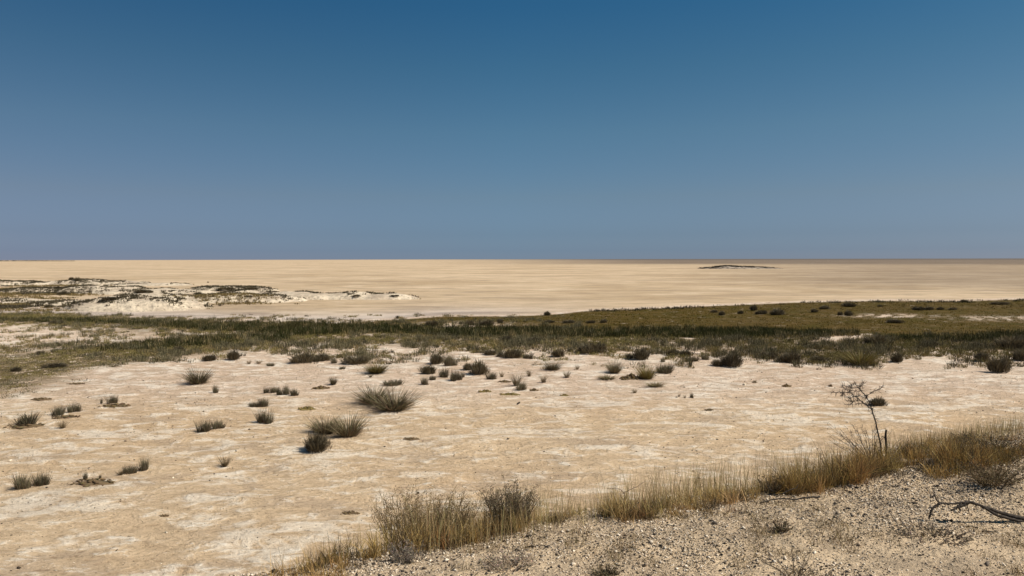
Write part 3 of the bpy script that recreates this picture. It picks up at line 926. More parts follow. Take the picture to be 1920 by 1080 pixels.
# ------------------------------------------------------------------ single plants: prototypes
def proto_tuft(kind, seed):
    """meshes of the parts of one tuft in a unit box: about 1 high, 1 across"""
    rg = np.random.default_rng(seed)
    parts = {}

    def bl(n, r0, hmin, hmax, w, lean0, lean1, curl, col, amt=.3, outpow=1.0, nsub=0, droop=.2):
        a = rg.uniform(0, 2 * np.pi, n); q = np.sqrt(rg.uniform(0, 1, n))
        if nsub:
            sx_, sy_ = rg.uniform(-.34, .34, nsub), rg.uniform(-.25, .25, nsub); sh = rg.uniform(.6, 1.05, nsub)
            i = rg.integers(0, nsub, n)
            b = np.stack([sx_[i] + np.cos(a) * q * r0, sy_[i] + np.sin(a) * q * r0, -.03 * np.ones(n)], -1)
            hs = sh[i]
        else:
            b = np.stack([np.cos(a) * q * r0, np.sin(a) * q * r0, -.03 * np.ones(n)], -1); hs = 1
        ln = lean0 + (lean1 - lean0) * q ** outpow
        h = rg.uniform(hmin, hmax, n) * hs
        return blades(b, h, w * rg.uniform(.6, 1.3, n), a + rg.normal(0, .35, n), ln * rg.uniform(.6, 1.2, n), curl * rg.uniform(.2, 1.3, n), jit(col, n, amt, rg), rg, droop)

    def part(name, *gens):
        acc = Acc()
        for g in gens:
            acc.add(*g)
        parts[name] = acc.mesh(kind + '_' + name, M_PLANT)

    if kind == 'rush':
        part('blades', bl(420, .11, .4, 1.0, .016, .02, .38, .10, (0.135, 0.112, 0.068), .4, nsub=8))
        part('dead_blades', bl(110, .14, .2, .6, .022, .1, .7, .15, (0.14, 0.10, 0.058), nsub=7), bl(40, .13, .1, .25, .03, .3, 1.1, .1, (0.06, 0.045, 0.03), nsub=7), bl(70, .30, .08, .22, .02, 1.1, 1.5, .05, (0.2, 0.15, 0.09), .5, nsub=0))
    elif kind == 'fan':
        part('blades', bl(520, .22, .40, 1.05, .015, .03, .95, .16, (0.145, 0.115, 0.063), .45, .8, droop=.4))
        part('dead_blades', bl(130, .22, .35, .62, .022, .7, 1.35, .12, (0.24, 0.18, 0.105), .4, .4), bl(80, .2, .2, .5, .03, .5, 1.4, .1, (0.05, 0.038, 0.025)), bl(90, .40, .10, .28, .02, 1.1, 1.5, .05, (0.22, 0.165, 0.10), .5))
    elif kind == 'olive':
        part('blades', bl(520, .20, .45, 1.05, .016, .03, .95, .22, (0.18, 0.138, 0.043), .4, .8, droop=.5))
        part('dead_blades', bl(130, .24, .3, .6, .024, .7, 1.4, .1, (0.06, 0.045, 0.025), .4, .4))
    elif kind == 'pale':
        part('blades', bl(110, .10, .6, 1.05, .018, .05, .65, .15, (0.19, 0.14, 0.075), droop=.4))
        part('dead_blades', bl(60, .14, .15, .45, .02, .3, 1.2, .1, (0.085, 0.062, 0.038)))
    elif kind == 'bush':
        n = 1000
        d = rg.normal(size=(n, 3)); d[:, 2] = np.abs(d[:, 2]); d /= np.linalg.norm(d, axis=1)[:, None]
        lump = 0.50 + 0.62 * vnoise(np.arctan2(d[:, 1], d[:, 0]) * 2.6 + seed, d[:, 2] * 3, seed)
        rr = rg.uniform(.45, 1, n) ** .6 * lump
        c = d * rr[:, None] * np.array((.56, .48, .74)); c[:, 2] = np.maximum(c[:, 2], .02)
        t = vnoise(c[:, 0] * 6 + seed, c[:, 2] * 6, 3)[:, None]
        lc = np.where(t > .5, np.array((0.15, 0.122, 0.075)), np.array((0.125, 0.094, 0.050))) * rg.uniform(.65, 1.3, (n, 1))
        bz = np.stack([c[:, 0], c[:, 1], c[:, 2]], -1)
        a = np.arctan2(d[:, 1], d[:, 0]) + rg.normal(0, .5, n)
        part('foliage', blades(bz, rg.uniform(.12, .36, n), .020 * rg.uniform(.6, 1.4, n), a, np.abs(rg.normal(.1, .38, n)), .1, lc, rg))
        part('stems', bl(120, .16, .5, .85, .02, .1, 1.0, .05, (0.05, 0.038, 0.026)), bl(70, .4, .06, .25, .03, .2, 1.2, .1, (0.055, 0.042, 0.028)))
    elif kind == 'low':
        part('blades', bl(260, .40, .35, 1.0, .035, .2, 1.1, .3, (0.15, 0.115, 0.055), droop=.6))
        part('dead_blades', bl(90, .45, .15, .5, .04, .6, 1.4, .1, (0.065, 0.048, 0.03)))
    return parts


def clod_heap_mesh(seed, n=46, col=(0.15, 0.10, 0.05), yellow=False):
    rg = np.random.default_rng(seed)
    a = rg.uniform(0, 6.28, n); q = rg.uniform(0, 1, n) ** .6
    size = rg.uniform(.03, .085, n) * (1.25 - .6 * q)
    c = np.stack([np.cos(a) * q * .48, np.sin(a) * q * .42, size * .5 + (1 - q) * .08], -1)
    acc = Acc()
    cc = jit((0.20, 0.145, 0.05) if yellow else col, n, .4, rg)
    acc.add(*stones(c, size, cc, .9))
    th = np.arange(40) / 40 * 2 * np.pi
    rr = .44 * (0.75 + .5 * vnoise(np.cos(th) * 2 + seed, np.sin(th) * 2, seed))
    rim = np.stack([np.cos(th) * rr, np.sin(th) * rr * .85, np.full(40, -.02)], -1)
    inn = rim * np.array((.6, .6, 0)) + np.array((0, 0, .05)) + rg.normal(0, .012, (40, 3))
    V = np.concatenate([rim, inn, [[0, 0, .09]]])
    T = [q for j in range(40) for q in ([j, (j + 1) % 40, 40 + (j + 1) % 40], [j, 40 + (j + 1) % 40, 40 + j], [40 + j, 40 + (j + 1) % 40, 80])]
    acc.add(V, np.array(T), jit((0.20, 0.145, 0.05) if yellow else col, 81, .25, rg))
    return acc.mesh('clods', M_CLOD)


PROTO = {k: [proto_tuft(k, 100 * i + s) for s in range(v)] for i, (k, v) in enumerate((('rush', 5), ('fan', 3), ('olive', 2), ('pale', 3), ('bush', 5), ('low', 3)))}
CLODS = [clod_heap_mesh(900 + i) for i in range(3)]
CLODY = clod_heap_mesh(950, 40, yellow=True)
CNT = {}


def place(kind, px, py, w, h, label, cat='grass tuft', group=None, name=None, rz=None, base=None, spin=math.pi):
    """one plant rooted at the ground point seen at (px, py), w by h photo pixels large"""
    p = at_z(px, py) if base is None else np.asarray(base, float)
    z = gh(p[0], p[1]) if base is None else p[2]
    d = p[1] / F
    i = CNT.get(kind, 0); CNT[kind] = i + 1
    nm = name or {'bush': 'shrub'}.get(kind, 'grass_tuft')
    root = bpy.data.objects.new(nm, None)
    COL.objects.link(root)
    root.empty_display_size = 0.1
    root.location = (p[0], p[1], z)
    root.rotation_euler = (0, 0, random.uniform(-spin, spin) if rz is None else rz)
    sp = {'fan': 1.25, 'olive': 1.3, 'rush': 1.08, 'pale': .95, 'bush': 1.0, 'low': 1.2}[kind]
    root.scale = (w * d / sp, w * d / sp * .9, h * d * 1.05)
    tag(root, label, cat, group)
    for pn, me in PROTO[kind][i % len(PROTO[kind])].items():
        link(pn, me, root)
    return root


def clods(px, py, w, h, label, yellow=False, depth=None):
    p = at_z(px, py); d = p[1] / F
    o = link('clod_heap', CLODY if yellow else CLODS[CNT.get('clod', 0) % 3], None, (p[0], p[1], gh(p[0], p[1])))
    CNT['clod'] = CNT.get('clod', 0) + 1
    o.scale = (w * d, (depth or w * .8) * d, max(h * d * 4.0, .25))
    o.rotation_euler.z = random.uniform(-.2, .2)
    tag(o, label, 'clods', 'heaps of dry earth clods on the pan')
    return o


G_PAN, G_EDGE, G_MEADOW, G_DUNE = 'grass tufts scattered over the bare pan', 'shrubs and tufts along the front of the scrub', 'dark shrubs in the green meadow', 'shrubs on the white dunes'
TUFTS = [
    ('fan', 372, 719, 56, 38, 'large spiky grass tuft standing alone on bare pan left of centre'),
    ('rush', 404, 735, 12, 22, 'thin upright grass sprig just right of the large lone spiky tuft'),
    ('rush', 499, 738, 13, 18, 'narrow grass clump at the left end of the five-clump row'),
    ('rush', 514, 737, 20, 15, 'low pale grass clump second from left in the five-clump row'),
    ('rush', 524, 742, 12, 20, 'narrow dark grass clump in the middle of the five-clump row'),
    ('rush', 537, 741, 18, 26, 'tallest grass clump of the five-clump row'),
    ('rush', 552, 743, 18, 20, 'grass clump at the right end of the five-clump row'),
    ('rush', 477, 762, 26, 16, 'low left half of the dark grass pair below the five-clump row'),
    ('rush', 494, 761, 24, 22, 'taller right half of the dark grass pair below the five-clump row'),
    ('rush', 498, 793, 40, 31, 'bushy grey grass clump under the dark grass pair'),
    ('rush', 384, 810, 34, 30, 'left half of the wide grass clump below the large spiky tuft'),
    ('rush', 409, 804, 28, 24, 'right half of the wide grass clump below the large spiky tuft'),
    ('pale', 421, 873, 28, 26, 'small dark wispy tuft alone on white salt in the left foreground'),
    ('fan', 625, 721, 18, 20, 'small dark spiky tuft beside the brown clod heap'),
    ('rush', 738, 723, 46, 18, 'low grey clump directly behind the big double tuft'),
    ('fan', 702, 758, 80, 40, 'dark drooping left half of the big double tuft near the centre'),
    ('fan', 738, 767, 92, 50, 'large grey right half of the big double tuft near the centre'),
    ('fan', 610, 811, 66, 40, 'dark spiky tuft at the back left of the three-tuft cluster'),
    ('fan', 654, 818, 66, 52, 'tall wide spiky tuft on the right of the three-tuft cluster'),
    ('bush', 594, 845, 50, 42, 'rounded dark grey tuft at the front of the three-tuft cluster'),
    ('rush', 42, 917, 42, 34, 'wider grass clump of the pair at the lower left edge'),
    ('rush', 77, 911, 32, 32, 'narrower grass clump of the pair at the lower left edge'),
    ('rush', 160, 901, 12, 22, 'few thin grass stalks rising from the brown clod mat'),
    ('rush', 188, 898, 6, 10, 'tiny grass sprig on the right side of the brown clod mat'),
    ('pale', 226, 893, 18, 12, 'tiny low tuft at the left end of the lower left grass row'),
    ('rush', 244, 888, 30, 26, 'middle clump of the lower left grass row'),
    ('rush', 270, 881, 28, 28, 'tallest clump at the right end of the lower left grass row'),
    ('rush', 190, 756, 7, 13, 'single thin sprig left of the grass clump on the clod ridge'),
    ('rush', 212, 756, 24, 21, 'upright grass clump on the clod ridge at the left'),
    ('rush', 110, 780, 26, 26, 'left clump of the pair at the lower end of the clod ridge'),
    ('rush', 139, 775, 27, 28, 'right clump of the pair at the lower end of the clod ridge'),
    ('rush', 51, 796, 56, 26, 'broad low grass clump near the left edge of the pan'),
    ('pale', 117, 804, 24, 18, 'small pale tuft below the pair on the clod ridge'),
    ('bush', 1646, 759, 34, 20, 'dark low shrub just behind the bare sapling'),
    ('pale', 968, 722, 26, 30, 'leaning pale tuft behind the low grey clump near the centre'),
    ('rush', 979, 729, 30, 18, 'low grey clump in front of the leaning pale tuft'),
    ('pale', 1019, 717, 18, 20, 'small pale tuft right of the leaning pale tuft'),
    ('pale', 992, 705, 15, 16, 'small faint tuft between the leaning tuft and the wide fan tuft'),
    ('fan', 1036, 694, 40, 22, 'wide fan of dark grass on the pan right of centre'),
    ('pale', 1063, 708, 18, 18, 'narrow tuft right of and below the wide fan of grass'),
    ('pale', 1082, 692, 12, 12, 'smallest faint tuft at the right of the wide fan of grass'),
    ('fan', 1152, 698, 36, 30, 'dark spiky tuft left of the olive mound tuft'),
    ('olive', 1212, 711, 44, 36, 'olive tuft arching over a dark mound right of centre'),
    ('rush', 1246, 699, 46, 26, 'grey clump joined to the right side of the olive mound tuft'),
    ('low', 1138, 711, 30, 12, 'low flattened grass mat below the dark spiky tuft'),
    ('low', 1229, 725, 28, 13, 'low pale grass dome in front of the olive mound tuft'),
    ('pale', 1190, 737, 14, 10, 'tiny dark tuft on pale salt below the olive mound tuft'),
    ('rush', 1297, 746, 8, 14, 'tallest sprig of the tiny group right of centre'),
    ('pale', 1284, 747, 8, 7, 'middle sprig of the tiny group right of centre'),
    ('pale', 1273, 745, 6, 7, 'leftmost sprig of the tiny group right of centre'),
    ('bush', 1872, 699, 42, 36, 'ball-shaped brown tuft with left shadow near the right edge'),
]
EDGE = [
    ('bush', 393, 676, 28, 15, 'low dark shrub at the scrub edge above the large spiky tuft'),
    ('bush', 438, 675, 26, 22, 'upright grey shrub right of the low dark shrub at the scrub edge'),
    ('pale', 467, 682, 12, 9, 'small tuft at the left of a dotted row of three'),
    ('pale', 485, 681, 16, 9, 'middle small tuft of a dotted row of three'),
    ('rush', 507, 686, 18, 11, 'dark pointed tuft at the right of a dotted row of three'),
    ('bush', 566, 680, 48, 24, 'wide dark shrub left of its smaller neighbour at the scrub edge'),
    ('bush', 604, 676, 36, 19, 'smaller dark shrub touching the wide shrub at the scrub edge'),
    ('rush', 626, 681, 18, 15, 'small grey tuft right of the two joined dark shrubs'),
    ('bush', 668, 682, 54, 20, 'long low shrub above the yellowish fan tuft'),
    ('olive', 706, 700, 52, 26, 'yellowish spreading fan tuft with dark base left of centre'),
    ('pale', 695, 707, 12, 8, 'tiny tuft just below the yellowish fan tuft'),
    ('rush', 641, 691, 16, 7, 'tiny low tuft left of the yellowish fan tuft'),
    ('bush', 819, 682, 30, 24, 'left half of the big dark twin shrub near the centre'),
    ('rush', 843, 686, 34, 33, 'tall right half of the big dark twin shrub near the centre'),
    ('bush', 803, 702, 32, 20, 'brown shrub below left of the big twin shrub'),
    ('rush', 796, 721, 18, 20, 'small upright tuft at the bottom of the brown shrub'),
    ('rush', 811, 713, 16, 14, 'short tuft between the brown shrub and the twin clump'),
    ('rush', 832, 708, 24, 22, 'grey left half of the twin clump under the big twin shrub'),
    ('rush', 854, 713, 32, 25, 'grey right half of the twin clump under the big twin shrub'),
    ('pale', 869, 708, 9, 11, 'thin sprig right of the twin clump'),
    ('bush', 878, 694, 24, 16, 'low shoulder shrub left of the tall dome shrub'),
    ('bush', 898, 702, 38, 34, 'tall dark dome shrub near the centre'),
    ('rush', 922, 711, 26, 20, 'grey clump just right of the tall dome shrub'),
    ('pale', 941, 706, 14, 13, 'thin tuft right of the grey clump by the dome shrub'),
    ('low', 900, 660, 26, 9, 'low brown shrub at the back left of the long hedge row'),
    ('bush', 918, 666, 26, 13, 'leftmost low shrub of the long hedge row'),
    ('rush', 938, 669, 22, 17, 'second shrub from left of the long hedge row'),
    ('bush', 961, 672, 38, 22, 'highest shrub of the long hedge row'),
    ('rush', 990, 673, 24, 15, 'rightmost shrub of the long hedge row'),
    ('bush', 1047, 668, 30, 18, 'round grey shrub right of the long hedge row'),
    ('rush', 1070, 659, 16, 11, 'small grey shrub behind the round grey shrub'),
    ('bush', 1109, 661, 62, 26, 'broad grey shrub with dark foot at the scrub edge'),
    ('bush', 1180, 673, 18, 12, 'short left shoulder of the grey shrub above the olive tuft'),
    ('bush', 1202, 675, 36, 28, 'tall grey shrub above the olive mound tuft'),
    ('rush', 1243, 679, 14, 9, 'tiny clump right of the tall grey shrub'),
    ('rush', 1222, 662, 10, 11, 'narrow clump behind the tall grey shrub'),
    ('rush', 1239, 663, 14, 9, 'low clump right of the narrow one behind the tall grey shrub'),
    ('bush', 1261, 667, 26, 16, 'dark hedge-like shrub with pale ground before it'),
    ('bush', 1284, 669, 24, 16, 'dark shrub joined to the right of the hedge-like shrub'),
    ('rush', 1297, 678, 32, 18, 'brown clump in front of the hedge-like shrubs'),
    ('rush', 1322, 675, 20, 14, 'smaller clump right of the brown one before the hedge'),
    ('bush', 1346, 686, 26, 16, 'low grey shrub left of the tall brownish shrub'),
    ('bush', 1372, 687, 40, 34, 'tall brownish shrub at the corner of the bare pan'),
    ('rush', 1416, 672, 9, 11, 'lone narrow clump right of the tall brownish shrub'),
    ('bush', 1440, 673, 36, 16, 'grey low shrub left of the spreading dark shrub'),
    ('bush', 1482, 680, 46, 24, 'spreading dark shrub at the scrub edge right of centre'),
    ('bush', 1535, 678, 36, 14, 'flat shrub between the spreading dark shrub and the big olive tuft'),
    ('olive', 1614, 684, 72, 38, 'big olive tuft with black shaded base at the scrub edge'),
    ('bush', 1681, 678, 26, 20, 'grey shrub right of the big olive tuft'),
    ('bush', 1842, 676, 32, 24, 'dark brown shrub behind left of the ball-shaped tuft'),
    ('bush', 1912, 676, 32, 24, 'dark shrub at the right edge behind the ball-shaped tuft'),
    ('bush', 1640, 646, 46, 25, 'round dark shrub against the olive meadow'),
    ('bush', 1896, 655, 62, 32, 'large dark shrub by the right edge of the scrub'),
    ('bush', 1830, 655, 22, 15, 'small round shrub left of the large dark one at the right'),
    ('bush', 1745, 648, 28, 14, 'dark mound shrub in front of the right rushes'),
    ('bush', 949, 641, 20, 14, 'black-green shrub in front of the centre rushes'),
    ('bush', 1000, 642, 24, 13, 'dark shrub with pale grass round it in the centre rushes'),
    ('bush', 335, 660, 26, 14, 'dark shrub in the left scrub below the rush strip'),
    ('bush', 104, 690, 44, 12, 'low dark shrub in the left ground cover'),
    ('bush', 30, 697, 20, 12, 'dark shrub at the left edge of the ground cover'),
    ('bush', 76, 665, 16, 9, 'small dark shrub by the pale clearing at left'),
    ('bush', 100, 608, 16, 9, 'dark shrub at the back of the left white clearing'),
    ('bush', 114, 606, 9, 9, 'narrow dark shrub beside another behind the left clearing'),
]
MEADOW = [
    (1527, 586, 16, 9, 'small dark shrub left of a pair by white patches'), (1546, 580, 20, 9, 'dark shrub behind the white patches in the meadow'),
    (1575, 591, 10, 9, 'narrow dark shrub left of the roundest meadow shrub'), (1591, 592, 17, 13, 'roundest black-green shrub beside the white patches'),
    (1677, 606, 31, 9, 'low wide dark shrub alone in the olive meadow'), (1592, 575, 28, 10, 'broad dark shrub on the far edge of the meadow'),
    (1650, 575, 10, 5, 'tiny dark shrub on the far right meadow'), (1722, 582, 22, 9, 'leftmost of four dark shrubs on the far right meadow'),
    (1741, 581, 20, 8, 'second of four dark shrubs on the far right meadow'), (1763, 581, 15, 7, 'third of four dark shrubs on the far right meadow'),
    (1786, 581, 17, 6, 'rightmost of four dark shrubs on the far right meadow'), (1339, 586, 15, 7, 'small dark shrub at the left of the mid meadow row'),
    (1353, 591, 15, 10, 'brown shrub second in the mid meadow row'), (1388, 588, 14, 8, 'small dark shrub third in the mid meadow row'),
    (1413, 582, 15, 14, 'tall spiky dark shrub on the meadow skyline'), (1427, 589, 24, 10, 'brown shrub touching the biggest meadow shrub'),
    (1457, 591, 29, 16, 'biggest black-green shrub of the meadow'), (1132, 605, 15, 9, 'dark pointed shrub left in the meadow'),
    (1108, 606, 20, 7, 'flat dark shrub left of the pointed meadow shrub'), (810, 612, 32, 14, 'dark shrub left of the pale clearing in the rushes'),
    (880, 610, 18, 13, 'brown round shrub in the pale clearing'), (912, 610, 32, 14, 'wide dark shrub in the pale clearing'),
    (938, 606, 13, 12, 'narrow dark shrub right of the wide one in the clearing'), (864, 608, 12, 5, 'small dark hummock shrub in the pale clearing'),
    (1026, 591, 16, 10, 'round brown shrub on the far edge of the vegetation'), (745, 597, 6, 7, 'tiny black shrub alone on the far vegetation edge'),
    (1030, 606, 22, 7, 'dark shrub in the thin strip behind the centre rushes'), (1066, 606, 26, 8, 'wide dark shrub behind the centre rushes'),
    (1808, 566, 14, 6, 'pale rounded shrub on the right vegetation edge'), (1875, 571, 34, 7, 'wide dark shrub on the right far edge'),
]
DUNE_SHRUBS = [
    (265, 549, 26, 9, 'brown shrub on the crest behind the nearest dune'), (280, 548, 14, 6, 'dark shrub right of the brown dune crest shrub'),
    (145, 527, 10, 9, 'dark upright shrub on the farthest dune ridge'), (134, 525, 10, 7, 'pale bare shrub beside the upright one on the far ridge'),
    (109, 541, 12, 6, 'dark shrub on the left middle dune'), (140, 569, 11, 6, 'lone round dark shrub left of the nearest dune'),
    (118, 553, 26, 9, 'brown shrub at the end of the left dune scrub'), (92, 577, 18, 8, 'brown shrub on the flat left of the dunes'),
    (425, 543, 40, 6, 'long low olive shrub on the skyline behind the dunes'), (470, 542, 28, 5, 'second low olive shrub on the skyline behind the dunes'),
    (372, 552, 16, 6, 'dark shrub on the bright crest of the middle dune'), (668, 556, 18, 5, 'dark shrub on the pointed end ridge'),
    (740, 556, 18, 4, 'last dark shrub near the tip of the dune ridge'), (205, 563, 34, 9, 'dark diagonal scrub on the left shoulder of the nearest dune'),
    (468, 557, 12, 4, 'small dark shrub on the white middle ridge'), (390, 530, 3, 3, 'tiny dark bush standing in for a far animal on the pan behind the dunes')]  # the last one is a bush shape in place of a distant animal

for k, x, y, w, h, lb in TUFTS:
    place(k, x, y, w, h, lb, 'shrub' if k == 'bush' else 'grass tuft', G_PAN)
for k, x, y, w, h, lb in EDGE:
    place(k, x, y, w, h, lb, 'shrub' if k == 'bush' else 'grass tuft', G_EDGE)
for x, y, w, h, lb in MEADOW:
    o = place('bush', x, y, w, h, lb, 'shrub', G_MEADOW)


def on_dune(px, py):
    d = ray(px, py)
    ts = np.linspace(60, 400, 3000) / d[1]
    z = CAM_H + d[2] * ts
    h = np.maximum(dune_h(d[0] * ts, d[1] * ts), 0)
    k = np.argmax(z <= h)
    return np.array([d[0] * ts[k], d[1] * ts[k], h[k] - .02])


for x, y, w, h, lb in DUNE_SHRUBS:
    place('bush', x, y, w, h, lb, 'shrub', G_DUNE, base=on_dune(x, y))

for x, y, w, h, yl, lb in [
        (600, 728, 40, 9, 0, 'brown clod heap beside the small dark spiky tuft'), (575, 767, 40, 8, 1, 'yellowish clod heap above the three-tuft cluster'),
        (172, 908, 88, 12, 0, 'long brown clod mat with thin stalks in the lower left'), (215, 761, 64, 7, 0, 'ridge of clods under the upright clump at left'),
        (125, 784, 60, 7, 0, 'clod mat under the pair of grass clumps at left'), (45, 799, 80, 8, 0, 'clod mat under the broad clump near the left edge'),
        (910, 734, 34, 7, 1, 'yellowish clods left of the low grey clump near the centre'), (955, 740, 48, 5, 1, 'flat yellow-brown clod strip before the low grey clump'),
        (1001, 731, 20, 8, 0, 'rounded brown clod lump right of the low grey clump'), (945, 715, 30, 6, 0, 'brown clods under the thin tuft near the centre'),
        (1058, 742, 22, 5, 1, 'small yellowish clod patch on pale salt'), (1330, 770, 20, 5, 0, 'small black clod lump on the bare pan right of centre'),
        (1474, 723, 22, 9, 0, 'grey stony lump on the pan right of centre'), (1557, 724, 10, 8, 0, 'pointed dark clod left of the sapling top'),
        (1415, 716, 12, 5, 0, 'small dark clod left of the grey stony lump'), (1182, 711, 52, 16, 0, 'dark earth mound under the olive tuft'),
        (143, 720, 38, 4, 0, 'thin brown mat strip alone on the left pan'), (77, 747, 40, 5, 0, 'brown mat strip below the left ground cover'),
        (1172, 713, 20, 6, 0, 'loose clods spilling before the dark earth mound'), (308, 968, 22, 4, 0, 'small dark clods in the left foreground'),
        (770, 826, 34, 4, 0, 'scattered dark clods right of the three-tuft cluster'), (655, 962, 40, 5, 0, 'dark broken crust before the dry shrub on the bank')]:
    clods(x, y, w, h, lb, bool(yl))

# ------------------------------------------------------------------ things on the bank
def twig_shrub(px, py, w, h, label, seed, col=(0.115, 0.085, 0.05), n=70, leafy=True, name='dry_shrub', cat='shrub', lean=(0, 0), spread=.55, base=None, group=None, foot=.22, thick=1.0, leafm=4, leafc=(0.17, 0.125, 0.068)):
    rg = np.random.default_rng(seed)
    p = on_ground(px, py) if base is None else np.asarray(base)
    d = p[1] / F
    W, Hh = w * d, h * d
    root = bpy.data.objects.new(name, None); COL.objects.link(root); root.location = p
    tag(root, label, cat, group)
    st, fo = Acc(), Acc()
    for k in range(n):
        a = rg.uniform(0, 6.28); q = math.sqrt(rg.uniform())
        b = np.array([math.cos(a) * q * W * foot, math.sin(a) * q * W * foot * .8, -.01])
        L = Hh * rg.uniform(.55, 1.05)
        out = np.array([math.cos(a) * q * W * spread * .6 + lean[0] * Hh, math.sin(a) * q * W * spread * .5 + lean[1] * Hh, 0])
        t = np.linspace(0, 1, 5)[:, None]
        pts = b + out * t ** 1.3 + np.array([0, 0, L]) * t + rg.normal(0, .012 * Hh * 4, (5, 3)) * t
        c = np.array(col) * rg.uniform(.5, 1.5)
        r0 = rg.uniform(.0018, .0036) * thick
        st.add(*tube(pts, np.linspace(r0, r0 * .35, 5), c, 4, False))
        for j in range(6):
            tt = rg.uniform(.25, 1.0)
            q0 = np.array([np.interp(tt, t[:, 0], pts[:, i]) for i in range(3)])
            dr = rg.normal(size=3); dr[2] = abs(dr[2]) + .3; dr /= np.linalg.norm(dr)
            ln = Hh * rg.uniform(.06, .2)
            tw = np.stack([q0, q0 + dr * ln * .5 + rg.normal(0, .1 * ln, 3), q0 + dr * ln])
            st.add(*tube(tw, (r0 * .55, r0 * .4, r0 * .2), c, 3, False))
            if leafy:
                m = leafm
                fo.add(*leaves(tw[1] + rg.normal(0, .35 * ln, (m, 3)), rg.uniform(.004, .010, m), jit(leafc, m, .45, rg), rg))
    link('stems', st.mesh('stems', M_TWIG), root)
    if leafy:
        link('leaves', fo.mesh('leaves', M_PLANT), root)
    return root


twig_shrub(800, 1010, 190, 84, 'wide dry brown shrub in golden grass on the bank edge', 1, (0.24, 0.165, 0.08), n=230, foot=.42, spread=.25, thick=1.15, leafm=5, leafc=(0.22, 0.155, 0.08))
twig_shrub(958, 988, 100, 76, 'dark twiggy shrub right of the wide dry one on the bank edge', 2, (0.12, 0.09, 0.058), n=160, spread=.55, foot=.30, thick=1.1, leafm=6)
twig_shrub(1466, 998, 30, 20, 'small dark dead plant alone on the gravel', 3, (0.06, 0.048, 0.036), 34, True, 'dead_plant', 'dead plant', spread=1.1)
twig_shrub(1748, 1003, 120, 11, 'wide patch of grey dead twigs below the fallen branch', 4, (0.27, 0.21, 0.15), 120, True, 'dead_plant', 'dead plant', spread=.3, foot=.48, leafc=(0.26, 0.2, 0.14))
twig_shrub(1490, 1078, 90, 48, 'thin arching dead stalks at the bottom edge of the gravel', 5, (0.10, 0.075, 0.05), 16, False, 'dead_plant', 'dead plant', spread=1.2)
twig_shrub(955, 1062, 90, 22, 'grey wispy dead plant on gravel below the dark twiggy shrub', 6, (0.30, 0.235, 0.175), 60, True, 'dead_plant', 'dead plant', spread=.5, foot=.4, leafc=(0.32, 0.25, 0.18))
twig_shrub(1135, 1080, 50, 16, 'low dark dead plant at the bottom edge left of centre gravel', 7, (0.07, 0.055, 0.04), 50, True, 'dead_plant', 'dead plant', spread=.5, foot=.35)
twig_shrub(765, 1052, 60, 34, 'grey flowering dead plant at the foot of the wide dry shrub', 8, (0.24, 0.20, 0.155), 50, True, 'dead_plant', 'dead plant', spread=.5, foot=.4, leafc=(0.32, 0.25, 0.18))
twig_shrub(1862, 846, 100, 30, 'dark dry shrub in the grass near the right edge', 9, (0.07, 0.052, 0.03), 90, True, spread=.9)
twig_shrub(1862, 908, 120, 42, 'dense dark twigs standing in for shade in the nearer grass patch at the right', 10, (0.13, 0.093, 0.048), 110, True, spread=.8)  # dark twig mass stands in for the shade within the grass patch
twig_shrub(1445, 925, 50, 34, 'pale stubby dry shrub behind the lying stick', 11, (0.13, 0.095, 0.055), 50, True, spread=.9)


def rods(name, paths, y, label, cat, mat, seed, partname=('limb', 'twig'), sides=7, ground_end=True):
    """wood drawn from photo points standing in depth y: the first path is the main part, the others are side parts"""
    rg = np.random.default_rng(seed)
    pts0 = [at_y(*q, y) for q in paths[0][0]]
    o0 = np.array([pts0[0][0], y, gh(pts0[0][0], y)])
    root = bpy.data.objects.new(name, None); COL.objects.link(root); root.location = o0
    tag(root, label, cat)
    for k, (path, r0, r1, dy, col) in enumerate(paths):
        pts = np.array([at_y(*q, y) for q in path]); pts[:, 1] += np.interp(np.arange(len(pts)), [0, len(pts) - 1], dy)
        m = len(path) * 4
        pts = resample(pts, m, .0022, rg) - o0
        acc = Acc()
        rad = np.linspace(r0, r1, m) * rg.uniform(.85, 1.15, m)
        acc.add(*tube(pts, rad, col, sides))
        link(partname[0] if k == 0 else partname[1], acc.mesh(name + '_' + (partname[0] if k == 0 else partname[1]), mat, True), root)
    return root


DK = (0.045, 0.036, 0.028)
DK2 = (0.058, 0.046, 0.036)
rods('dead_branch', [
    ([(2010, 990), (1960, 980), (1920, 971), (1893, 966), (1868, 958), (1852, 952), (1835, 946), (1818, 941), (1807, 942), (1793, 943), (1777, 944), (1762, 943), (1756, 938), (1752, 928)], .023, .005, (-.02, .0), DK2),
    ([(1762, 944), (1754, 948), (1747, 951), (1742, 960), (1737, 970)], .011, .006, (0, -.03), DK),
    ([(1747, 951), (1742, 950), (1738, 950)], .006, .003, (-.01, -.03), DK),
    ([(1816, 942), (1803, 946), (1793, 949), (1785, 952), (1776, 953)], .016, .006, (0, -.04), DK),
    ([(1795, 948), (1796, 956)], .008, .005, (-.02, -.03), DK),
    ([(1840, 949), (1860, 961), (1877, 968), (1905, 974), (1960, 986)], .012, .009, (-.01, -.05), DK2),
    ([(1760, 942), (1762, 934)], .004, .002, (0, .03), DK),
    ([(1812, 944), (1814, 960)], .004, .003, (0, -.02), DK)], 5.62, 'black fallen dead branch arching over the gravel at the right', 'branch', M_BARK, 31)
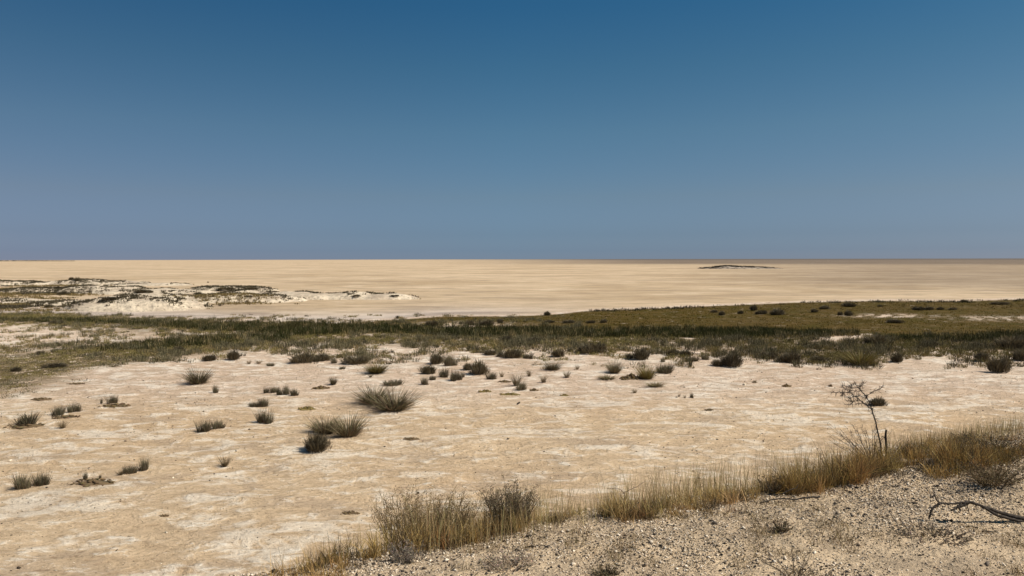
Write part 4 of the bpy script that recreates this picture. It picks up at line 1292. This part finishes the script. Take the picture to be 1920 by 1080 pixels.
rods('stick', [([(1425, 943), (1445, 938), (1470, 936), (1490, 939), (1515, 936), (1542, 935)], .005, .008, (0, .05), DK),
               ([(1468, 928), (1480, 922), (1498, 917), (1500, 911)], .005, .003, (0.02, .05), DK),
               ([(1441, 913), (1447, 921), (1452, 923)], .004, .004, (.03, .02), DK)], 6.1, 'black straight stick lying on pale gravel before the grass', 'stick', M_BARK, 32)
rods('stick', [([(1842, 996), (1855, 997), (1870, 999)], .005, .004, (0, .02), DK), ([(1861, 1000), (1866, 1004), (1870, 1008)], .007, .004, (0, -.01), DK2)], 5.38,
     'short black broken stick on sand below the fallen branch', 'stick', M_BARK, 33)
rods('stick', [([(998, 1030), (998, 1020), (997, 1012)], .004, .003, (0, .0), DK), ([(985, 1026), (998, 1024), (1020, 1022), (1030, 1026), (1045, 1032)], .004, .0025, (0, .0), DK)], 5.14,
     'small forked black stick on gravel below the dark twiggy shrub', 'stick', M_BARK, 34)
rods('stick', [([(1138, 917), (1153, 915), (1163, 918), (1170, 925)], .0022, .002, (0, 0), (.10, .075, .055)),
               ([(1168, 925), (1185, 918), (1200, 912), (1212, 906)], .003, .0015, (0, .05), (.10, .075, .055))], 6.4,
     'thin forked grey twig held up above the golden grass', 'twig', M_TWIG, 35)
rods('stick', [([(540, 1077), (565, 1074), (585, 1073), (596, 1078)], .002, .001, (0, 0), (.08, .06, .04))], 4.35, 'thin curved twig in the grass at the bottom left', 'twig', M_TWIG, 36)
rods('stick', [([(1660, 925), (1685, 910), (1705, 904), (1722, 901)], .004, .002, (0, .1), (.06, .047, .036)), ([(1690, 908), (1700, 899)], .002, .001, (.03, .05), (.06, .047, .036))], 6.45,
     'bent dark twig leaning from the tall golden grass', 'twig', M_TWIG, 37)


def build_sapling():
    y = 7.9
    rg = np.random.default_rng(77)
    bx = at_y(1654, 850, y)[0]
    o0 = np.array([bx, y, gh(bx, y)])
    root = bpy.data.objects.new('bare_sapling', None); COL.objects.link(root); root.location = o0
    tag(root, 'bare black thorny sapling rising from the grass on the bank', 'sapling')
    col = (0.028, 0.023, 0.02)
    gpx = to_px(o0[0], o0[1], o0[2] - .03)
    trunk = [(float(gpx[0]), float(gpx[1])), (1652, 835), (1646, 809), (1641, 789), (1635, 768)]
    acc = Acc()
    pts = resample([at_y(*q, y) for q in trunk], 16, .002, rg) - o0
    acc.add(*tube(pts, np.linspace(.0085, .0060, 16), col, 8))
    link('trunk', acc.mesh('sapling_trunk', M_BARK, True), root)
    limbs = [([(1635, 769), (1631, 754), (1624, 742), (1617, 733), (1611, 727), (1608, 718)], .008, .06), ([(1624, 742), (1634, 733), (1641, 727), (1647, 723)], .005, -.10),
             ([(1635, 769), (1627, 762), (1620, 756), (1610, 750), (1601, 743), (1594, 737), (1584, 734), (1568, 734), (1554, 733)], .008, -.08),
             ([(1610, 750), (1601, 755), (1594, 755)], .003, .1), ([(1601, 743), (1610, 742), (1620, 744)], .003, -.06), ([(1594, 737), (1595, 728), (1602, 724), (1610, 723)], .003, .1),
             ([(1617, 733), (1607, 734), (1598, 733), (1588, 730)], .003, .12), ([(1611, 727), (1619, 722), (1622, 719)], .003, .05), ([(1620, 756), (1607, 760), (1596, 762)], .003, .12),
             ([(1584, 734), (1580, 738), (1575, 739)], .003, -.05), ([(1601, 743), (1590, 746), (1583, 742)], .0035, -.1), ([(1604, 728), (1592, 726), (1586, 725)], .0025, .06)]
    for path, r0, dy in limbs:
        P = np.array([at_y(*q, y) for q in path]); P[:, 1] += np.linspace(0, dy, len(P))
        m = len(path) * 3
        P = resample(P, m, .003, rg) - o0
        acc = Acc()
        acc.add(*tube(P, np.linspace(r0 * .75, r0 * .3, m), col, 6))
        for j in range(m * 3):                                       # thorns and twiglets
            q0 = P[rg.integers(1, m)] + rg.normal(0, .003, 3)
            dr = rg.normal(size=3) + np.array((-.2, 0, .2)); dr /= np.linalg.norm(dr)
            ln = rg.uniform(.015, .06)
            acc.add(*tube(np.stack([q0, q0 + dr * ln * .5 + rg.normal(0, .004, 3), q0 + dr * ln]), (.0022, .0018, .0010), col, 3, False))
        link('branch', acc.mesh('sapling_branch', M_BARK, True), root)
    acc = Acc()
    for j in range(60):
        q0 = pts[rg.integers(5, 16)]
        dr = rg.normal(size=3); dr /= np.linalg.norm(dr); ln = rg.uniform(.02, .09)
        acc.add(*tube(np.stack([q0, q0 + dr * ln * .5 + rg.normal(0, .006, 3), q0 + dr * ln]), (.0018, .0014, .0008), (.06, .048, .036), 3, False))
    link('thorns', acc.mesh('sapling_thorns', M_TWIG), root)
    # broken stump and the thorny dead bush at its foot
    b = at_y(1662, 850, 7.75); g = gh(b[0], 7.75)
    top = at_y(1662, 806, 7.75)
    acc = Acc()
    pp = resample([np.array([b[0], 7.75, g - .02]), at_y(1661, 825, 7.75), top], 8, .002, rg)
    acc.add(*tube(pp, np.linspace(.014, .010, 8), (.04, .032, .025), 7))
    pp2 = resample([pp[5], pp[5] + np.array((-.03, 0, .02)), pp[5] + np.array((-.045, .01, .015))], 4, 0, rg)
    acc.add(*tube(pp2, np.linspace(.006, .003, 4), (.04, .032, .025), 5))
    V = np.concatenate(acc.V); c = np.array([b[0], 7.75, g]); acc.V = [v - c for v in acc.V]
    tag(link('broken_stump', acc.mesh('broken_stump', M_BARK, True), None, c), 'short broken black stump just right of the bare sapling', 'stump')
    bb = at_y(1634, 866, 7.7)
    twig_shrub(0, 0, 80, 66, 'tangled thorny dead bush at the foot of the bare sapling', 12, (0.05, 0.04, 0.032), 46, False, 'dead_bush', 'dead bush', lean=(-.22, 0), spread=1.3,
               base=(bb[0], 7.7, gh(bb[0], 7.7)))


build_sapling()
